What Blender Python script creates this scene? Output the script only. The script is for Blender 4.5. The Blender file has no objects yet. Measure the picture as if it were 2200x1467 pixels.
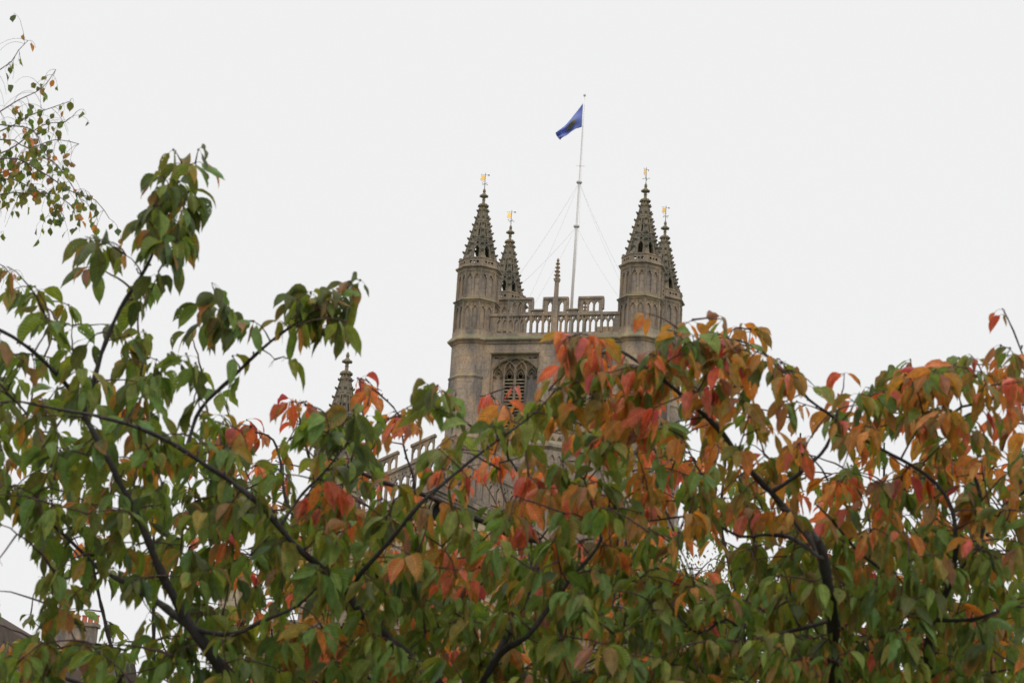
import bpy, math, random
import numpy as np
from mathutils import Vector, Matrix
from mathutils.geometry import tessellate_polygon

# ------------------------------------------------------------------ camera, sky, light
S = bpy.context.scene
COL = S.collection
FPX, PITCH, ROLL, EYE = 4700.0, 0.2861, 0.0607, 1.6
cR = Vector((1, 0, 0)); cF = Vector((0, math.cos(PITCH), math.sin(PITCH))); cU = Vector((0, -math.sin(PITCH), math.cos(PITCH)))
cX = cR*math.cos(ROLL) + cU*math.sin(ROLL); cY = -cR*math.sin(ROLL) + cU*math.cos(ROLL)
cam = bpy.data.cameras.new('camera'); camo = bpy.data.objects.new('camera', cam); COL.objects.link(camo)
mw = Matrix.Identity(4)
for i in range(3):
    mw[i][0] = cX[i]; mw[i][1] = cY[i]; mw[i][2] = -cF[i]
mw[2][3] = EYE
camo.matrix_world = mw
cam.sensor_width = 36; cam.sensor_fit = 'HORIZONTAL'; cam.lens = FPX/2200*36
cam.clip_start = 0.1; cam.clip_end = 3000
cam.dof.use_dof = True; cam.dof.focus_distance = 30.0; cam.dof.aperture_fstop = 7.5
S.camera = camo

w = bpy.data.worlds.new('World'); S.world = w; w.use_nodes = True
nt = w.node_tree; nt.nodes.clear()
out = nt.nodes.new('ShaderNodeOutputWorld')
sky = nt.nodes.new('ShaderNodeTexSky'); sky.sky_type = 'NISHITA'; sky.sun_disc = False
sky.sun_elevation = math.radians(42); sky.sun_rotation = math.radians(200); sky.dust_density = 4
b1 = nt.nodes.new('ShaderNodeBackground'); b1.inputs[1].default_value = 0.05
nt.links.new(sky.outputs[0], b1.inputs[0])
tc = nt.nodes.new('ShaderNodeTexCoord'); sep = nt.nodes.new('ShaderNodeSeparateXYZ')
nt.links.new(tc.outputs['Generated'], sep.inputs[0])
rp = nt.nodes.new('ShaderNodeValToRGB')                     # a closed deck of cloud: even low down, brighter overhead
rp.color_ramp.elements[0].position = 0.0; rp.color_ramp.elements[0].color = (.875, .872, .885, 1)
rp.color_ramp.elements[1].position = 1.0; rp.color_ramp.elements[1].color = (1, 1, 1, 1)
e = rp.color_ramp.elements.new(0.12); e.color = (.885, .885, .890, 1)
e = rp.color_ramp.elements.new(0.46); e.color = (.885, .885, .885, 1)
nt.links.new(sep.outputs[2], rp.inputs[0])
mr = nt.nodes.new('ShaderNodeMapRange'); mr.inputs[1].default_value = .46; mr.inputs[2].default_value = 1.0
mr.inputs[3].default_value = 1.0; mr.inputs[4].default_value = 2.1
nt.links.new(sep.outputs[2], mr.inputs[0])
b2 = nt.nodes.new('ShaderNodeBackground')
nt.links.new(rp.outputs[0], b2.inputs[0]); nt.links.new(mr.outputs[0], b2.inputs[1])
mx = nt.nodes.new('ShaderNodeMixShader'); mx.inputs[0].default_value = .985
nt.links.new(b1.outputs[0], mx.inputs[1]); nt.links.new(b2.outputs[0], mx.inputs[2]); nt.links.new(mx.outputs[0], out.inputs[0])

sl = bpy.data.lights.new('sun', 'SUN'); so = bpy.data.objects.new('sun', sl); COL.objects.link(so)
sl.energy = 0.55; sl.angle = math.radians(35); sl.color = (1, .96, .9)
so.rotation_euler = (math.radians(48), 0, math.radians(20)); so.location = (0, 0, 80)
S.view_settings.view_transform = 'Standard'; S.view_settings.look = 'None'
S.view_settings.exposure = 0; S.view_settings.gamma = 1
S.cycles.max_bounces = 6; S.cycles.transparent_max_bounces = 12; S.cycles.use_denoising = True

def at(px, py, Y):
    d = cF + cX*((px-1100)/FPX) + cY*(-(py-733.5)/FPX)
    k = Y/d.y
    return Vector((d.x*k, Y, EYE + d.z*k))
def proj(P):          # numpy (n,3) -> pixels
    v = np.asarray(P) - np.array([0, 0, EYE])
    dep = v @ np.array(cF); return 1100 + FPX*(v @ np.array(cX))/dep, 733.5 - FPX*(v @ np.array(cY))/dep

# ------------------------------------------------------------------ materials
def newmat(name):
    m = bpy.data.materials.new(name); m.use_nodes = True
    n = m.node_tree; n.nodes.clear()
    o = n.nodes.new('ShaderNodeOutputMaterial'); p = n.nodes.new('ShaderNodeBsdfPrincipled')
    n.links.new(p.outputs[0], o.inputs[0])
    return m, n, p, o
def N(n, t, **kw):
    x = n.nodes.new(t)
    for k, v in kw.items(): setattr(x, k, v)
    return x
def noise(n, vec, scale, detail=5, rough=.55):
    x = N(n, 'ShaderNodeTexNoise'); x.inputs['Scale'].default_value = scale; x.inputs['Detail'].default_value = detail
    x.inputs['Roughness'].default_value = rough
    if vec is not None: n.links.new(vec, x.inputs['Vector'])
    return x.outputs['Fac']
def ramp(n, fac, pts):
    r = N(n, 'ShaderNodeValToRGB'); r.color_ramp.elements[0].position = pts[0][0]; r.color_ramp.elements[0].color = (*pts[0][1], 1)
    r.color_ramp.elements[1].position = pts[-1][0]; r.color_ramp.elements[1].color = (*pts[-1][1], 1)
    for p, c in pts[1:-1]:
        e = r.color_ramp.elements.new(p); e.color = (*c, 1)
    n.links.new(fac, r.inputs[0]); return r.outputs[0]
def mixc(n, fac, a, b, mode='MIX'):
    x = N(n, 'ShaderNodeMix', data_type='RGBA', blend_type=mode)
    for s, i in ((fac, 0), (a, 6), (b, 7)):
        if hasattr(s, 'links') or hasattr(s, 'is_linked'): n.links.new(s, x.inputs[i])
        elif i == 0: x.inputs[0].default_value = s
        else: x.inputs[i].default_value = (*s, 1)
    return x.outputs[2]
def bump(n, p, h, strength, dist):
    b = N(n, 'ShaderNodeBump'); b.inputs['Strength'].default_value = strength; b.inputs['Distance'].default_value = dist
    n.links.new(h, b.inputs['Height']); n.links.new(b.outputs[0], p.inputs['Normal'])
def simple(name, col, rough=.6, metal=0, var=0, scale=3):
    m, n, p, o = newmat(name)
    p.inputs['Base Color'].default_value = (*col, 1); p.inputs['Roughness'].default_value = rough; p.inputs['Metallic'].default_value = metal
    if var:
        t = N(n, 'ShaderNodeTexCoord'); f = noise(n, t.outputs['Object'], scale)
        n.links.new(ramp(n, f, [(.3, tuple(c*(1-var) for c in col)), (.7, tuple(min(1, c*(1+var)) for c in col))]), p.inputs['Base Color'])
    return m
def stone(name, light, mid, dark, soot=.5, green=.35, block=(1.0, .42)):
    m, n, p, o = newmat(name)
    t = N(n, 'ShaderNodeTexCoord'); v = t.outputs['Object']
    sp = N(n, 'ShaderNodeSeparateXYZ'); n.links.new(v, sp.inputs[0])
    ad = N(n, 'ShaderNodeMath', operation='ADD'); n.links.new(sp.outputs[0], ad.inputs[0]); n.links.new(sp.outputs[1], ad.inputs[1])
    cb = N(n, 'ShaderNodeCombineXYZ'); n.links.new(ad.outputs[0], cb.inputs[0]); n.links.new(sp.outputs[2], cb.inputs[1])
    br = N(n, 'ShaderNodeTexBrick'); n.links.new(cb.outputs[0], br.inputs['Vector'])
    br.inputs['Scale'].default_value = 1; br.inputs['Brick Width'].default_value = block[0]; br.inputs['Row Height'].default_value = block[1]
    br.inputs['Mortar Size'].default_value = .012; br.inputs['Mortar Smooth'].default_value = .4
    br.inputs['Color1'].default_value = (*light, 1); br.inputs['Color2'].default_value = (*mid, 1)
    br.inputs['Mortar'].default_value = (*[c*.55 for c in mid], 1)
    c = br.outputs['Color']
    warm = ramp(n, noise(n, v, .9, 4), [(.42, (0, 0, 0)), (.62, (1, 1, 1))])
    c = mixc(n, warm, c, (light[0]*1.08, light[1]*.98, light[2]*.82))
    # soot runs down the stone: noise stretched along z
    mp = N(n, 'ShaderNodeMapping'); mp.inputs['Scale'].default_value = (1.0, 1.0, .28); n.links.new(v, mp.inputs[0])
    f1 = noise(n, mp.outputs[0], 1.15, 9, .68)
    s1 = ramp(n, f1, [(.5-.2*soot, (0, 0, 0)), (.68, (1, 1, 1))])
    c = mixc(n, s1, c, dark)
    f2 = noise(n, v, 7, 8, .75)
    c = mixc(n, .75, c, ramp(n, f2, [(.3, (.38, .38, .40)), (.5, (.85, .84, .82)), (.7, (1.25, 1.21, 1.14))]), 'MULTIPLY')
    # lichen and moss on ledges and in patches
    g = N(n, 'ShaderNodeNewGeometry'); sg = N(n, 'ShaderNodeSeparateXYZ'); n.links.new(g.outputs['Normal'], sg.inputs[0])
    up = N(n, 'ShaderNodeMapRange'); up.inputs[1].default_value = .25; up.inputs[2].default_value = .8; up.inputs[4].default_value = .8
    n.links.new(sg.outputs[2], up.inputs[0])
    pt = ramp(n, noise(n, v, 2.1, 7, .7), [(.56, (0, 0, 0)), (.74, (green, green, green))])
    am = N(n, 'ShaderNodeMath', operation='MAXIMUM'); n.links.new(up.outputs[0], am.inputs[0]); n.links.new(pt, am.inputs[1])
    c = mixc(n, am.outputs[0], c, (.15, .16, .07))
    n.links.new(c, p.inputs['Base Color']); p.inputs['Roughness'].default_value = .92
    hh = N(n, 'ShaderNodeMath', operation='ADD'); n.links.new(f2, hh.inputs[0]); n.links.new(br.outputs['Fac'], hh.inputs[1]); 
    bump(n, p, f2, .5, .05)
    return m
M_stone = stone('buff_limestone', (.50, .39, .305), (.405, .325, .26), (.15, .135, .132), .64, .10)
M_trim = stone('weathered_limestone_carving', (.43, .34, .265), (.36, .29, .23), (.135, .12, .11), .6, .12, (.7, .5))
M_spire = stone('lichened_limestone', (.30, .26, .205), (.225, .20, .16), (.09, .085, .07), .68, .5, (.4, .3))
M_pale = stone('cleaned_limestone', (.54, .43, .31), (.48, .38, .28), (.26, .21, .165), .2, .15)
M_back = stone('brown_limestone', (.29, .21, .135), (.24, .175, .11), (.09, .07, .05), .5, .05)  # darker, browner stone for the belfry head panels
M_dark = simple('dark_backing', (.012, .012, .013), .8)  # near-black colour painted in for the shade inside openings
M_slate = simple('roof_slate', (.10, .095, .09), .6, 0, .35, 4)
M_gold = simple('gilded_copper', (.95, .60, .20), .28, .85)
M_iron = simple('wrought_iron', (.05, .05, .055), .6)
M_white = simple('white_pole_paint', (.78, .74, .73), .35, 0, .05, 2)
M_wire = simple('guy_wire_steel', (.55, .55, .57), .5, 0)
M_lead = simple('roof_lead', (.22, .23, .24), .5, .3, .2, 3)

# ------------------------------------------------------------------ mesh builder
class MB:
    def __init__(s): s.v = []; s.f = []; s.sm = []
    def add(s, vs, fs, smooth=False):
        b = len(s.v); s.v += [tuple(v) for v in vs]; s.f += [tuple(b+i for i in f) for f in fs]; s.sm += [smooth]*len(fs)
    def box(s, x0, x1, y0, y1, z0, z1):
        s.add([(x0,y0,z0),(x1,y0,z0),(x1,y1,z0),(x0,y1,z0),(x0,y0,z1),(x1,y0,z1),(x1,y1,z1),(x0,y1,z1)],
              [(0,3,2,1),(4,5,6,7),(0,1,5,4),(1,2,6,5),(2,3,7,6),(3,0,4,7)])
    def lathe(s, prof, n=8, c=(0, 0), rot=None, smooth=False, cap=True):
        rot = math.pi/n if rot is None else rot
        vs = []; fs = []
        for r, z in prof:
            for k in range(n):
                a = rot + 2*math.pi*k/n; vs.append((c[0]+r*math.cos(a), c[1]+r*math.sin(a), z))
        for i in range(len(prof)-1):
            for k in range(n):
                k2 = (k+1) % n; fs.append((i*n+k, i*n+k2, (i+1)*n+k2, (i+1)*n+k))
        if cap: fs.append(tuple(range(n-1, -1, -1))); fs.append(tuple((len(prof)-1)*n+k for k in range(n)))
        s.add(vs, fs, smooth)
    def plate(s, outer, holes, O, U, V, t):
        """flat tracery: outline with openings, thickness t, front face at O, growing away along -(U x V)"""
        O, U, V = Vector(O), Vector(U).normalized(), Vector(V).normalized(); Nn = U.cross(V)
        loops = [list(outer)] + [list(h) for h in holes]
        tri = tessellate_polygon([[Vector((p[0], p[1], 0)) for p in l] for l in loops])
        flat = [p for l in loops for p in l]; k = len(flat)
        vs = [O+U*p[0]+V*p[1] for p in flat] + [O+U*p[0]+V*p[1]-Nn*t for p in flat]
        fs = []
        for a, b, c in tri:
            A, B, Cc = flat[a], flat[b], flat[c]
            if (B[0]-A[0])*(Cc[1]-A[1])-(B[1]-A[1])*(Cc[0]-A[0]) < 0: a, c = c, a
            fs.append((a, b, c)); fs.append((c+k, b+k, a+k))
        off = 0
        for l in loops:
            m = len(l)
            for i in range(m):
                j = (i+1) % m; fs.append((off+i, off+j, off+j+k, off+i+k))
            off += m
        s.add(vs, fs)
    def tube(s, pts, rad, n=5, smooth=True):
        pts = [Vector(p) for p in pts]
        if not hasattr(rad, '__len__'): rad = [rad]*len(pts)
        vs = []; fs = []; prev = None
        for i, p in enumerate(pts):
            t = (pts[min(i+1, len(pts)-1)] - pts[max(i-1, 0)])
            t = t.normalized() if t.length > 1e-9 else Vector((0, 0, 1))
            if prev is None: a = t.orthogonal().normalized()
            else:
                a = prev - t*prev.dot(t); a = a.normalized() if a.length > 1e-6 else t.orthogonal().normalized()
            prev = a; b = t.cross(a)
            for k in range(n):
                th = 2*math.pi*k/n; vs.append(p + (a*math.cos(th)+b*math.sin(th))*rad[i])
        for i in range(len(pts)-1):
            for k in range(n):
                k2 = (k+1) % n; fs.append((i*n+k, i*n+k2, (i+1)*n+k2, (i+1)*n+k))
        fs.append(tuple(range(n-1, -1, -1))); fs.append(tuple((len(pts)-1)*n+k for k in range(n)))
        s.add(vs, fs, smooth)
    def bar(s, pts, O, U, V, wd, t):
        """moulded bar following 2D points on a plane"""
        O, U, V = Vector(O), Vector(U), Vector(V); Nn = U.cross(V)
        L = []; R = []
        for i, p in enumerate(pts):
            a = Vector(pts[max(i-1, 0)]); b = Vector(pts[min(i+1, len(pts)-1)]); d = (b-a).normalized(); nn = Vector((-d.y, d.x))
            q = Vector(p); L.append(q+nn*wd/2); R.append(q-nn*wd/2)
        vs = []; fs = []
        for i in range(len(pts)):
            c = Vector(pts[i])
            for q, dz in ((L[i], t), (c, 0), (R[i], t)): vs.append(O+U*q[0]+V*q[1]-Nn*(dz if dz == 0 else t*.45))
            for q in (R[i], L[i]): vs.append(O+U*q[0]+V*q[1]-Nn*t)
        for i in range(len(pts)-1):
            for k in range(5):
                k2 = (k+1) % 5; fs.append((i*5+k, (i+1)*5+k, (i+1)*5+k2, i*5+k2))
        s.add(vs, fs)
    def lump(s, c, r, sx=1, sy=1, sz=1, rnd=None):
        """small carved knob: an irregular faceted ball"""
        vs = []; fs = []; n = 6; rings = (-.7, 0, .7)
        vs.append((c[0], c[1], c[2]-r*sz))
        for h in rings:
            q = math.sqrt(1-h*h)
            for k in range(n):
                a = 2*math.pi*k/n; j = 1 + (rnd.uniform(-.22, .22) if rnd else 0)
                vs.append((c[0]+r*q*sx*j*math.cos(a), c[1]+r*q*sy*j*math.sin(a), c[2]+r*h*sz))
        vs.append((c[0], c[1], c[2]+r*sz))
        for k in range(n):
            k2 = (k+1) % n
            fs.append((0, 1+k2, 1+k)); fs.append((1+2*n+k, 1+2*n+k2, 3*n+1))
            for i in (0, 1): fs.append((1+i*n+k, 1+i*n+k2, 1+(i+1)*n+k2, 1+(i+1)*n+k))
        s.add(vs, fs)
    def mesh(s, name, mat):
        me = bpy.data.meshes.new(name); me.from_pydata(s.v, [], s.f); me.materials.append(mat)
        me.polygons.foreach_set('use_smooth', s.sm); me.update(); return me
    def build(s, name, mat, parent=None):
        o = bpy.data.objects.new(name, s.mesh(name, mat)); COL.objects.link(o)
        if parent: o.parent = parent
        return o
def inst(name, me, parent, loc=(0, 0, 0), rz=0, sc=1):
    o = bpy.data.objects.new(name, me); COL.objects.link(o); o.parent = parent; o.location = loc; o.rotation_euler = (0, 0, rz)
    o.scale = (sc, sc, sc); return o
def tag(o, label=None, cat=None, group=None, kind=None):
    for k, v in (('label', label), ('category', cat), ('group', group), ('kind', kind)):
        if v: o[k] = v
    return o
def empty(name, loc, rz=0):
    o = bpy.data.objects.new(name, None); COL.objects.link(o); o.location = loc; o.rotation_euler = (0, 0, rz); return o

# 2D tracery shapes
def arch(cx, z0, z1, wd, n=5, cusp=0.0):
    """pointed opening from sill z0 to apex z1"""
    h = wd/2; sp = z1 - wd*.85; P = [(cx-h, z0), (cx+h, z0)]
    for i in range(n+1):
        t = i/n; a = t*math.pi/2.6
        x = h - (1-math.cos(a))/(1-math.cos(math.pi/2.6))*h; z = sp + (z1-sp)*math.sin(a)/math.sin(math.pi/2.6)
        if cusp and i == 2: x -= cusp
        P.append((cx+x, z))
    for i in range(n-1, -1, -1):
        t = i/n; a = t*math.pi/2.6
        x = h - (1-math.cos(a))/(1-math.cos(math.pi/2.6))*h; z = sp + (z1-sp)*math.sin(a)/math.sin(math.pi/2.6)
        if cusp and i == 2: x -= cusp
        P.append((cx-x, z))
    return P
def circ(cx, cz, r, n=8, sq=1): return [(cx+r*math.cos(2*math.pi*k/n+math.pi/n), cz+r*sq*math.sin(2*math.pi*k/n+math.pi/n)) for k in range(n)]
def dia(cx, cz, a, b): return [(cx-a, cz), (cx, cz-b), (cx+a, cz), (cx, cz+b)]
def rect(x0, x1, z0, z1): return [(x0, z0), (x1, z0), (x1, z1), (x0, z1)]

# ------------------------------------------------------------------ ground
def ground():
    m, n, p, o = newmat('park_grass')
    t = N(n, 'ShaderNodeTexCoord'); f = noise(n, t.outputs['Object'], .6, 8, .7)
    n.links.new(ramp(n, f, [(.3, (.03, .05, .012)), (.7, (.07, .09, .03))]), p.inputs['Base Color']); p.inputs['Roughness'].default_value = .95
    g = MB(); n_ = 40; R = 1500
    vs = []; fs = []
    for i in range(n_+1):
        for j in range(n_+1):
            x = R*((2*i/n_-1)**3); y = R*((2*j/n_-1)**3)
            vs.append((x, y, .12*math.sin(x*.05)*math.cos(y*.07) if abs(x)+abs(y) < 400 and abs(y) > 12 else 0))
    for i in range(n_):
        for j in range(n_): fs.append((i*(n_+1)+j, (i+1)*(n_+1)+j, (i+1)*(n_+1)+j+1, i*(n_+1)+j+1))
    g.add(vs, fs, True)
    tag(g.build('ground', m), kind='structure')
ground()

# ------------------------------------------------------------------ abbey church
rnd = random.Random(5)
YAW = .2617; TW, TD = 10.32, 6.84
Z_K, Z_M, Z_C, Z_TIP = 39.26, 41.87, 44.0, 49.63
abbey = empty('abbey_church', (2.677, 128, 0), -YAW)
tag(abbey, 'weathered buff stone gothic abbey with pinnacled square tower rising behind the autumn trees', 'church')
RC = 1/math.cos(math.pi/8)
def oct_faces(a):
    for k in range(8):
        th = -math.pi/2 + k*math.pi/4
        nrm = Vector((math.cos(th), math.sin(th), 0)); U = Vector((-math.sin(th), math.cos(th), 0))
        yield k, nrm, U, nrm*a
def string_prof(z, r, out=.16, h=.26):
    return [(r*RC, z-h), ((r+out*.35)*RC, z-h*.75), ((r+out*.45)*RC, z-h*.5), ((r+out)*RC, z-h*.22), ((r+out)*RC, z-h*.05), (r*RC, z+h*.45)]

def spire_mesh():
    """spire from z=0 (parapet foot) to 5.1, apothem 1.0"""
    m = MB(); H = 3.95; a0, a1 = 1.0, .16
    sl = math.hypot(H, a0-a1)
    for k, nrm, U, P in oct_faces(a0):
        V = (Vector((0, 0, H)) - nrm*(a0-a1)).normalized()
        wb = a0*math.tan(math.pi/8); wt = a1*math.tan(math.pi/8)
        def wl(v): return wb + (wt-wb)*v/sl
        holes = [arch(0, .30, 1.12, .30, 5, .05), circ(0, 1.32, .085, 8), dia(-.10, 1.22, .03, .06), dia(.10, 1.22, .03, .06),
                 circ(0, 1.56, .055, 6), rect(-.045, .045, 1.80, 2.30), arch(0, 2.42, 2.78, .07, 3)]
        m.plate([(-wb, 0), (wb, 0), (wt, sl), (-wt, sl)], holes, P, U, V, .13)
        for v in (1.0+.18, 1.46, 1.70, 2.36, 2.9):    # carved bands
            m.plate([(-wl(v), v), (wl(v), v), (wl(v+.05), v+.05), (-wl(v+.05), v+.05)], [], P+Vector(U).cross(V)*.03, U, V, .05)
    for k in range(8):
        th = math.pi/8 + k*math.pi/4; d = Vector((math.cos(th), math.sin(th), 0))
        m.tube([d*(a0*RC) + Vector((0, 0, 0)), d*(a1*RC) + Vector((0, 0, H))], [.075, .045], 5, False)
        for i in range(8):
            z = .25 + i*.475; r = (a0+(a1-a0)*z/H)*RC; q = 1-.30*i/8
            c = d*(r+.08*q); T = Vector((-d.y, d.x, 0))
            m.lump((c.x, c.y, z), .105*q, 1.15, 1.15, .8, rnd)
            c2 = d*(r+.165*q); m.lump((c2.x, c2.y, z+.055), .07*q, 1, 1, .95, rnd)
            for sg in (-1, 1):
                c3 = d*(r+.13*q) + T*sg*.09*q; m.lump((c3.x, c3.y, z+.02), .06*q, 1, 1, .8, rnd)
    m.lathe([(.17*RC, 3.9), (.24, 3.98), (.17, 4.06)], 8)
    for k in range(8):
        th = k*math.pi/4; m.lump((.27*math.cos(th), .27*math.sin(th), 3.93), .10, 1, 1, .8, rnd); m.lump((.20*math.cos(th+.4), .20*math.sin(th+.4), 4.02), .08, 1, 1, .8, rnd)
    m.lathe([(.15, 4.0), (.10, 4.12), (.085, 4.3), (.12, 4.34), (.09, 4.38), (.085, 4.46), (.19, 4.56), (.2, 4.66), (.12, 4.76), (.07, 4.82), (.10, 4.9), (.085, 5.0), (.03, 5.12)], 8)
    for k in range(8):
        th = k*math.pi/4; m.lump((.21*math.cos(th), .21*math.sin(th), 4.60), .085, 1, 1, .9, rnd)
    return m.mesh('spire', M_spire)
def vane_rod_mesh():
    m = MB(); m.lathe([(.022, 0), (.016, 1.02), (.004, 1.12)], 6, smooth=True)
    for a in (.3, .3+math.pi/2):
        d = Vector((math.cos(a), math.sin(a), 0)); m.tube([d*-.2+Vector((0, 0, .34)), d*.2+Vector((0, 0, .34))], .011, 5)
        for q in (-1, 1): m.lump(tuple(d*.2*q+Vector((0, 0, .34))), .03)
    m.tube([(-.3, 0, .93), (.22, 0, .97)], .01, 5); m.lump((.23, 0, .97), .05, 1.4, .5, 1)
    m.tube([(-.26, 0, .5), (.02, 0, .5)], .009, 5)
    return m.mesh('vane_rod', M_iron)
def vane_plate_mesh():
    m = MB()
    m.plate([(-.27, .55), (-.02, .58), (-.02, .90), (-.24, .86), (-.31, .93), (-.25, .72), (-.33, .62)], [], (0, -.008, 0), (1, 0, 0), (0, 0, 1), .016)
    return m.mesh('vane_plate', M_gold)
SPIRE, ROD, PLATE = spire_mesh(), vane_rod_mesh(), vane_plate_mesh()

def turret_shaft_mesh(low=0.0):
    m = MB()
    m.lathe([(1.42*RC, low), (1.42*RC, 33.0)] + string_prof(33.1, 1.40, .09, .2) + [(1.34*RC, 33.3), (1.33*RC, 36.75)] + string_prof(36.95, 1.31, .07, .16) +
            [(1.28*RC, 37.1), (1.28*RC, Z_K-.25)] + [(1.34*RC, Z_K-.22), (1.38*RC, Z_K-.14), (1.55*RC, Z_K-.04), (1.56*RC, Z_K+.04), (1.30*RC, Z_K+.34), (1.30*RC, Z_K+.62), (1.13*RC, Z_K+.68)] +
            [(1.13*RC, Z_M-.3), (1.25*RC, Z_M-.22)] + string_prof(Z_M, 1.24, .15, .2) + [(1.08*RC, Z_M+.2), (1.08*RC, Z_C-.34)] +
            [(1.20*RC, Z_C-.28), (1.24*RC, Z_C-.12), (1.37*RC, Z_C-.04), (1.37*RC, Z_C+.03), (1.16*RC, Z_C+.12), (1.0*RC, Z_C+.3)], 8)
    return m.mesh('turret_shaft', M_stone)
def turret_panel_mesh():
    m = MB()
    for k, nrm, U, P in oct_faces(1.21):           # lower panelled stage
        hw = 1.21*math.tan(math.pi/8)
        hs = []
        for c in (-.235, .235):
            hs.append(arch(c, Z_K+.82, Z_M-.42, .33, 5, .05)); hs.append(dia(c-.13, Z_M-.36, .035, .06)); hs.append(dia(c+.13, Z_M-.36, .035, .06))
        m.plate(rect(-hw, hw, Z_K+.66, Z_M-.24), hs, P, U, (0, 0, 1), .08)
    for k, nrm, U, P in oct_faces(1.165):
        hw = 1.165*math.tan(math.pi/8)
        hs = []
        for c in (-.225, .225): hs.append(arch(c, Z_M+.26, Z_C-.48, .32, 5, .05)); hs.append(circ(c, Z_C-.40, .035, 6))
        m.plate(rect(-hw, hw, Z_M+.14, Z_C-.30), hs, P, U, (0, 0, 1), .085)
    for k in range(8):                              # corner shafts
        th = math.pi/8+k*math.pi/4
        for a, z0, z1 in ((1.235, Z_K+.6, Z_M-.2), (1.185, Z_M+.1, Z_C-.26)):
            m.lathe([(.06, z0), (.06, z1)], 6, (a*RC*math.cos(th), a*RC*math.sin(th)))
    return m.mesh('blind_tracery', M_trim)
def turret_crown_mesh():
    m = MB()
    for k, nrm, U, P in oct_faces(1.20):
        hw = 1.20*math.tan(math.pi/8); z = Z_C+.1
        m.plate([(-hw, z), (hw, z), (hw, z+.62), (hw-.13, z+.62), (hw-.13, z+.42), (-hw+.13, z+.42), (-hw+.13, z+.62), (-hw, z+.62)],
                [circ(-.22, z+.2, .09, 6), circ(.22, z+.2, .09, 6), circ(0, z+.2, .07, 6)], P, U, (0, 0, 1), .12)
        m.plate([(-hw-.02, z+.42), (hw+.02, z+.42), (hw+.02, z+.47), (-hw-.02, z+.47)], [], P+nrm*.035, U, (0, 0, 1), .19)
    return m.mesh('crown_parapet', M_trim)
SHAFT, PANEL, CROWN = turret_shaft_mesh(), turret_panel_mesh(), turret_crown_mesh()
vane_rot = {(-.5, 0): .35, (.5, 0): .95, (-.5, 1): .15, (.5, 1): .55}
for (i, j), vr in vane_rot.items():
    t = inst('turret', SHAFT, abbey, (i*TW, j*TD, 0))
    inst('blind_tracery', PANEL, t); inst('crown_parapet', CROWN, t)
    s = inst('spire', SPIRE, t, (0, 0, Z_C+.42))
    inst('vane_rod', ROD, t, (0, 0, Z_C+5.5), YAW+vr); inst('vane_plate', PLATE, t, (0, 0, Z_C+5.5), YAW+vr)

# tower body with two belfry openings per side
FW = .95                                            # wall stands this far out of the line of turret centres
HX, HY = TW/2, TD/2; CY = TD/2
WIN_W, WIN_TOP, WIN_BOT = 3.0, 38.40, 33.7
def side_frame(k):
    """origin on the wall face centre, U along the wall, outward normal, half length"""
    if k == 0: return Vector((0, -FW, 0)), Vector((1, 0, 0)), TW/2, [-2.28, 2.28]
    if k == 1: return Vector((HX+FW, CY, 0)), Vector((0, 1, 0)), TD/2, [0]
    if k == 2: return Vector((0, TD+FW, 0)), Vector((-1, 0, 0)), TW/2, [-2.28, 2.28]
    return Vector((-HX-FW, CY, 0)), Vector((0, -1, 0)), TD/2, [0]
wall = MB(); cor = MB()
for k in range(4):
    O, U, hl, wins = side_frame(k)
    holes = [rect(c-WIN_W/2, c+WIN_W/2, WIN_BOT, WIN_TOP) for c in wins]
    wall.plate(rect(-hl, hl, 0, Z_K+.02), holes, O, U, (0, 0, 1), .62)
    wall.plate(rect(-hl+.9, hl-.9, Z_K+.24, Z_K+.52), [], O-U.cross(Vector((0, 0, 1)))*.30, U, (0, 0, 1), .4)
    nn = U.cross(Vector((0, 0, 1)))
    prof = [(.0, -.26), (.07, -.22), (.09, -.12), (.26, -.02), (.27, .05), (-.02, .26), (-.3, .30)]
    for a, b, zz in ((-hl+.6, hl-.6, Z_K), ):
        vs = []; fs = []
        for x in (a, b):
            for (d, z) in prof: vs.append(O+U*x+nn*d+Vector((0, 0, zz+z)))
        np_ = len(prof)
        for q in range(np_-1): fs.append((q, q+np_, q+np_+1, q+1))
        cor.add(vs, fs)
    for zz in (33.15,):
        cor.plate(rect(-hl+.6, hl-.6, zz-.12, zz+.08), [], O+nn*.12, U, (0, 0, 1), .2)
    # window head label moulds and recess steps
    for c in wins:
        cor.bar([(c-WIN_W/2-.06, WIN_TOP-1.2), (c-WIN_W/2-.06, WIN_TOP+.06), (c+WIN_W/2+.06, WIN_TOP+.06), (c+WIN_W/2+.06, WIN_TOP-1.2)], O+nn*.05, U, Vector((0, 0, 1)), .10, .07)
wall.build('tower_wall', M_stone, abbey); cor.build('cornice', M_trim, abbey)
rf = MB(); rf.box(-HX, HX, -.2, TD+.2, Z_K-.4, Z_K+.05); rf.box(1.9, 3.7, 2.2, 4.4, Z_K+.05, Z_K+1.75); rf.build('tower_roof', M_pale, abbey)
core = MB(); core.box(-HX-.2, HX+.2, -.2, TD+.2, 0, Z_K-.45); core.build('dark_core', M_dark, abbey)  # solid black block: the dark inside behind the louvres is its colour

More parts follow.
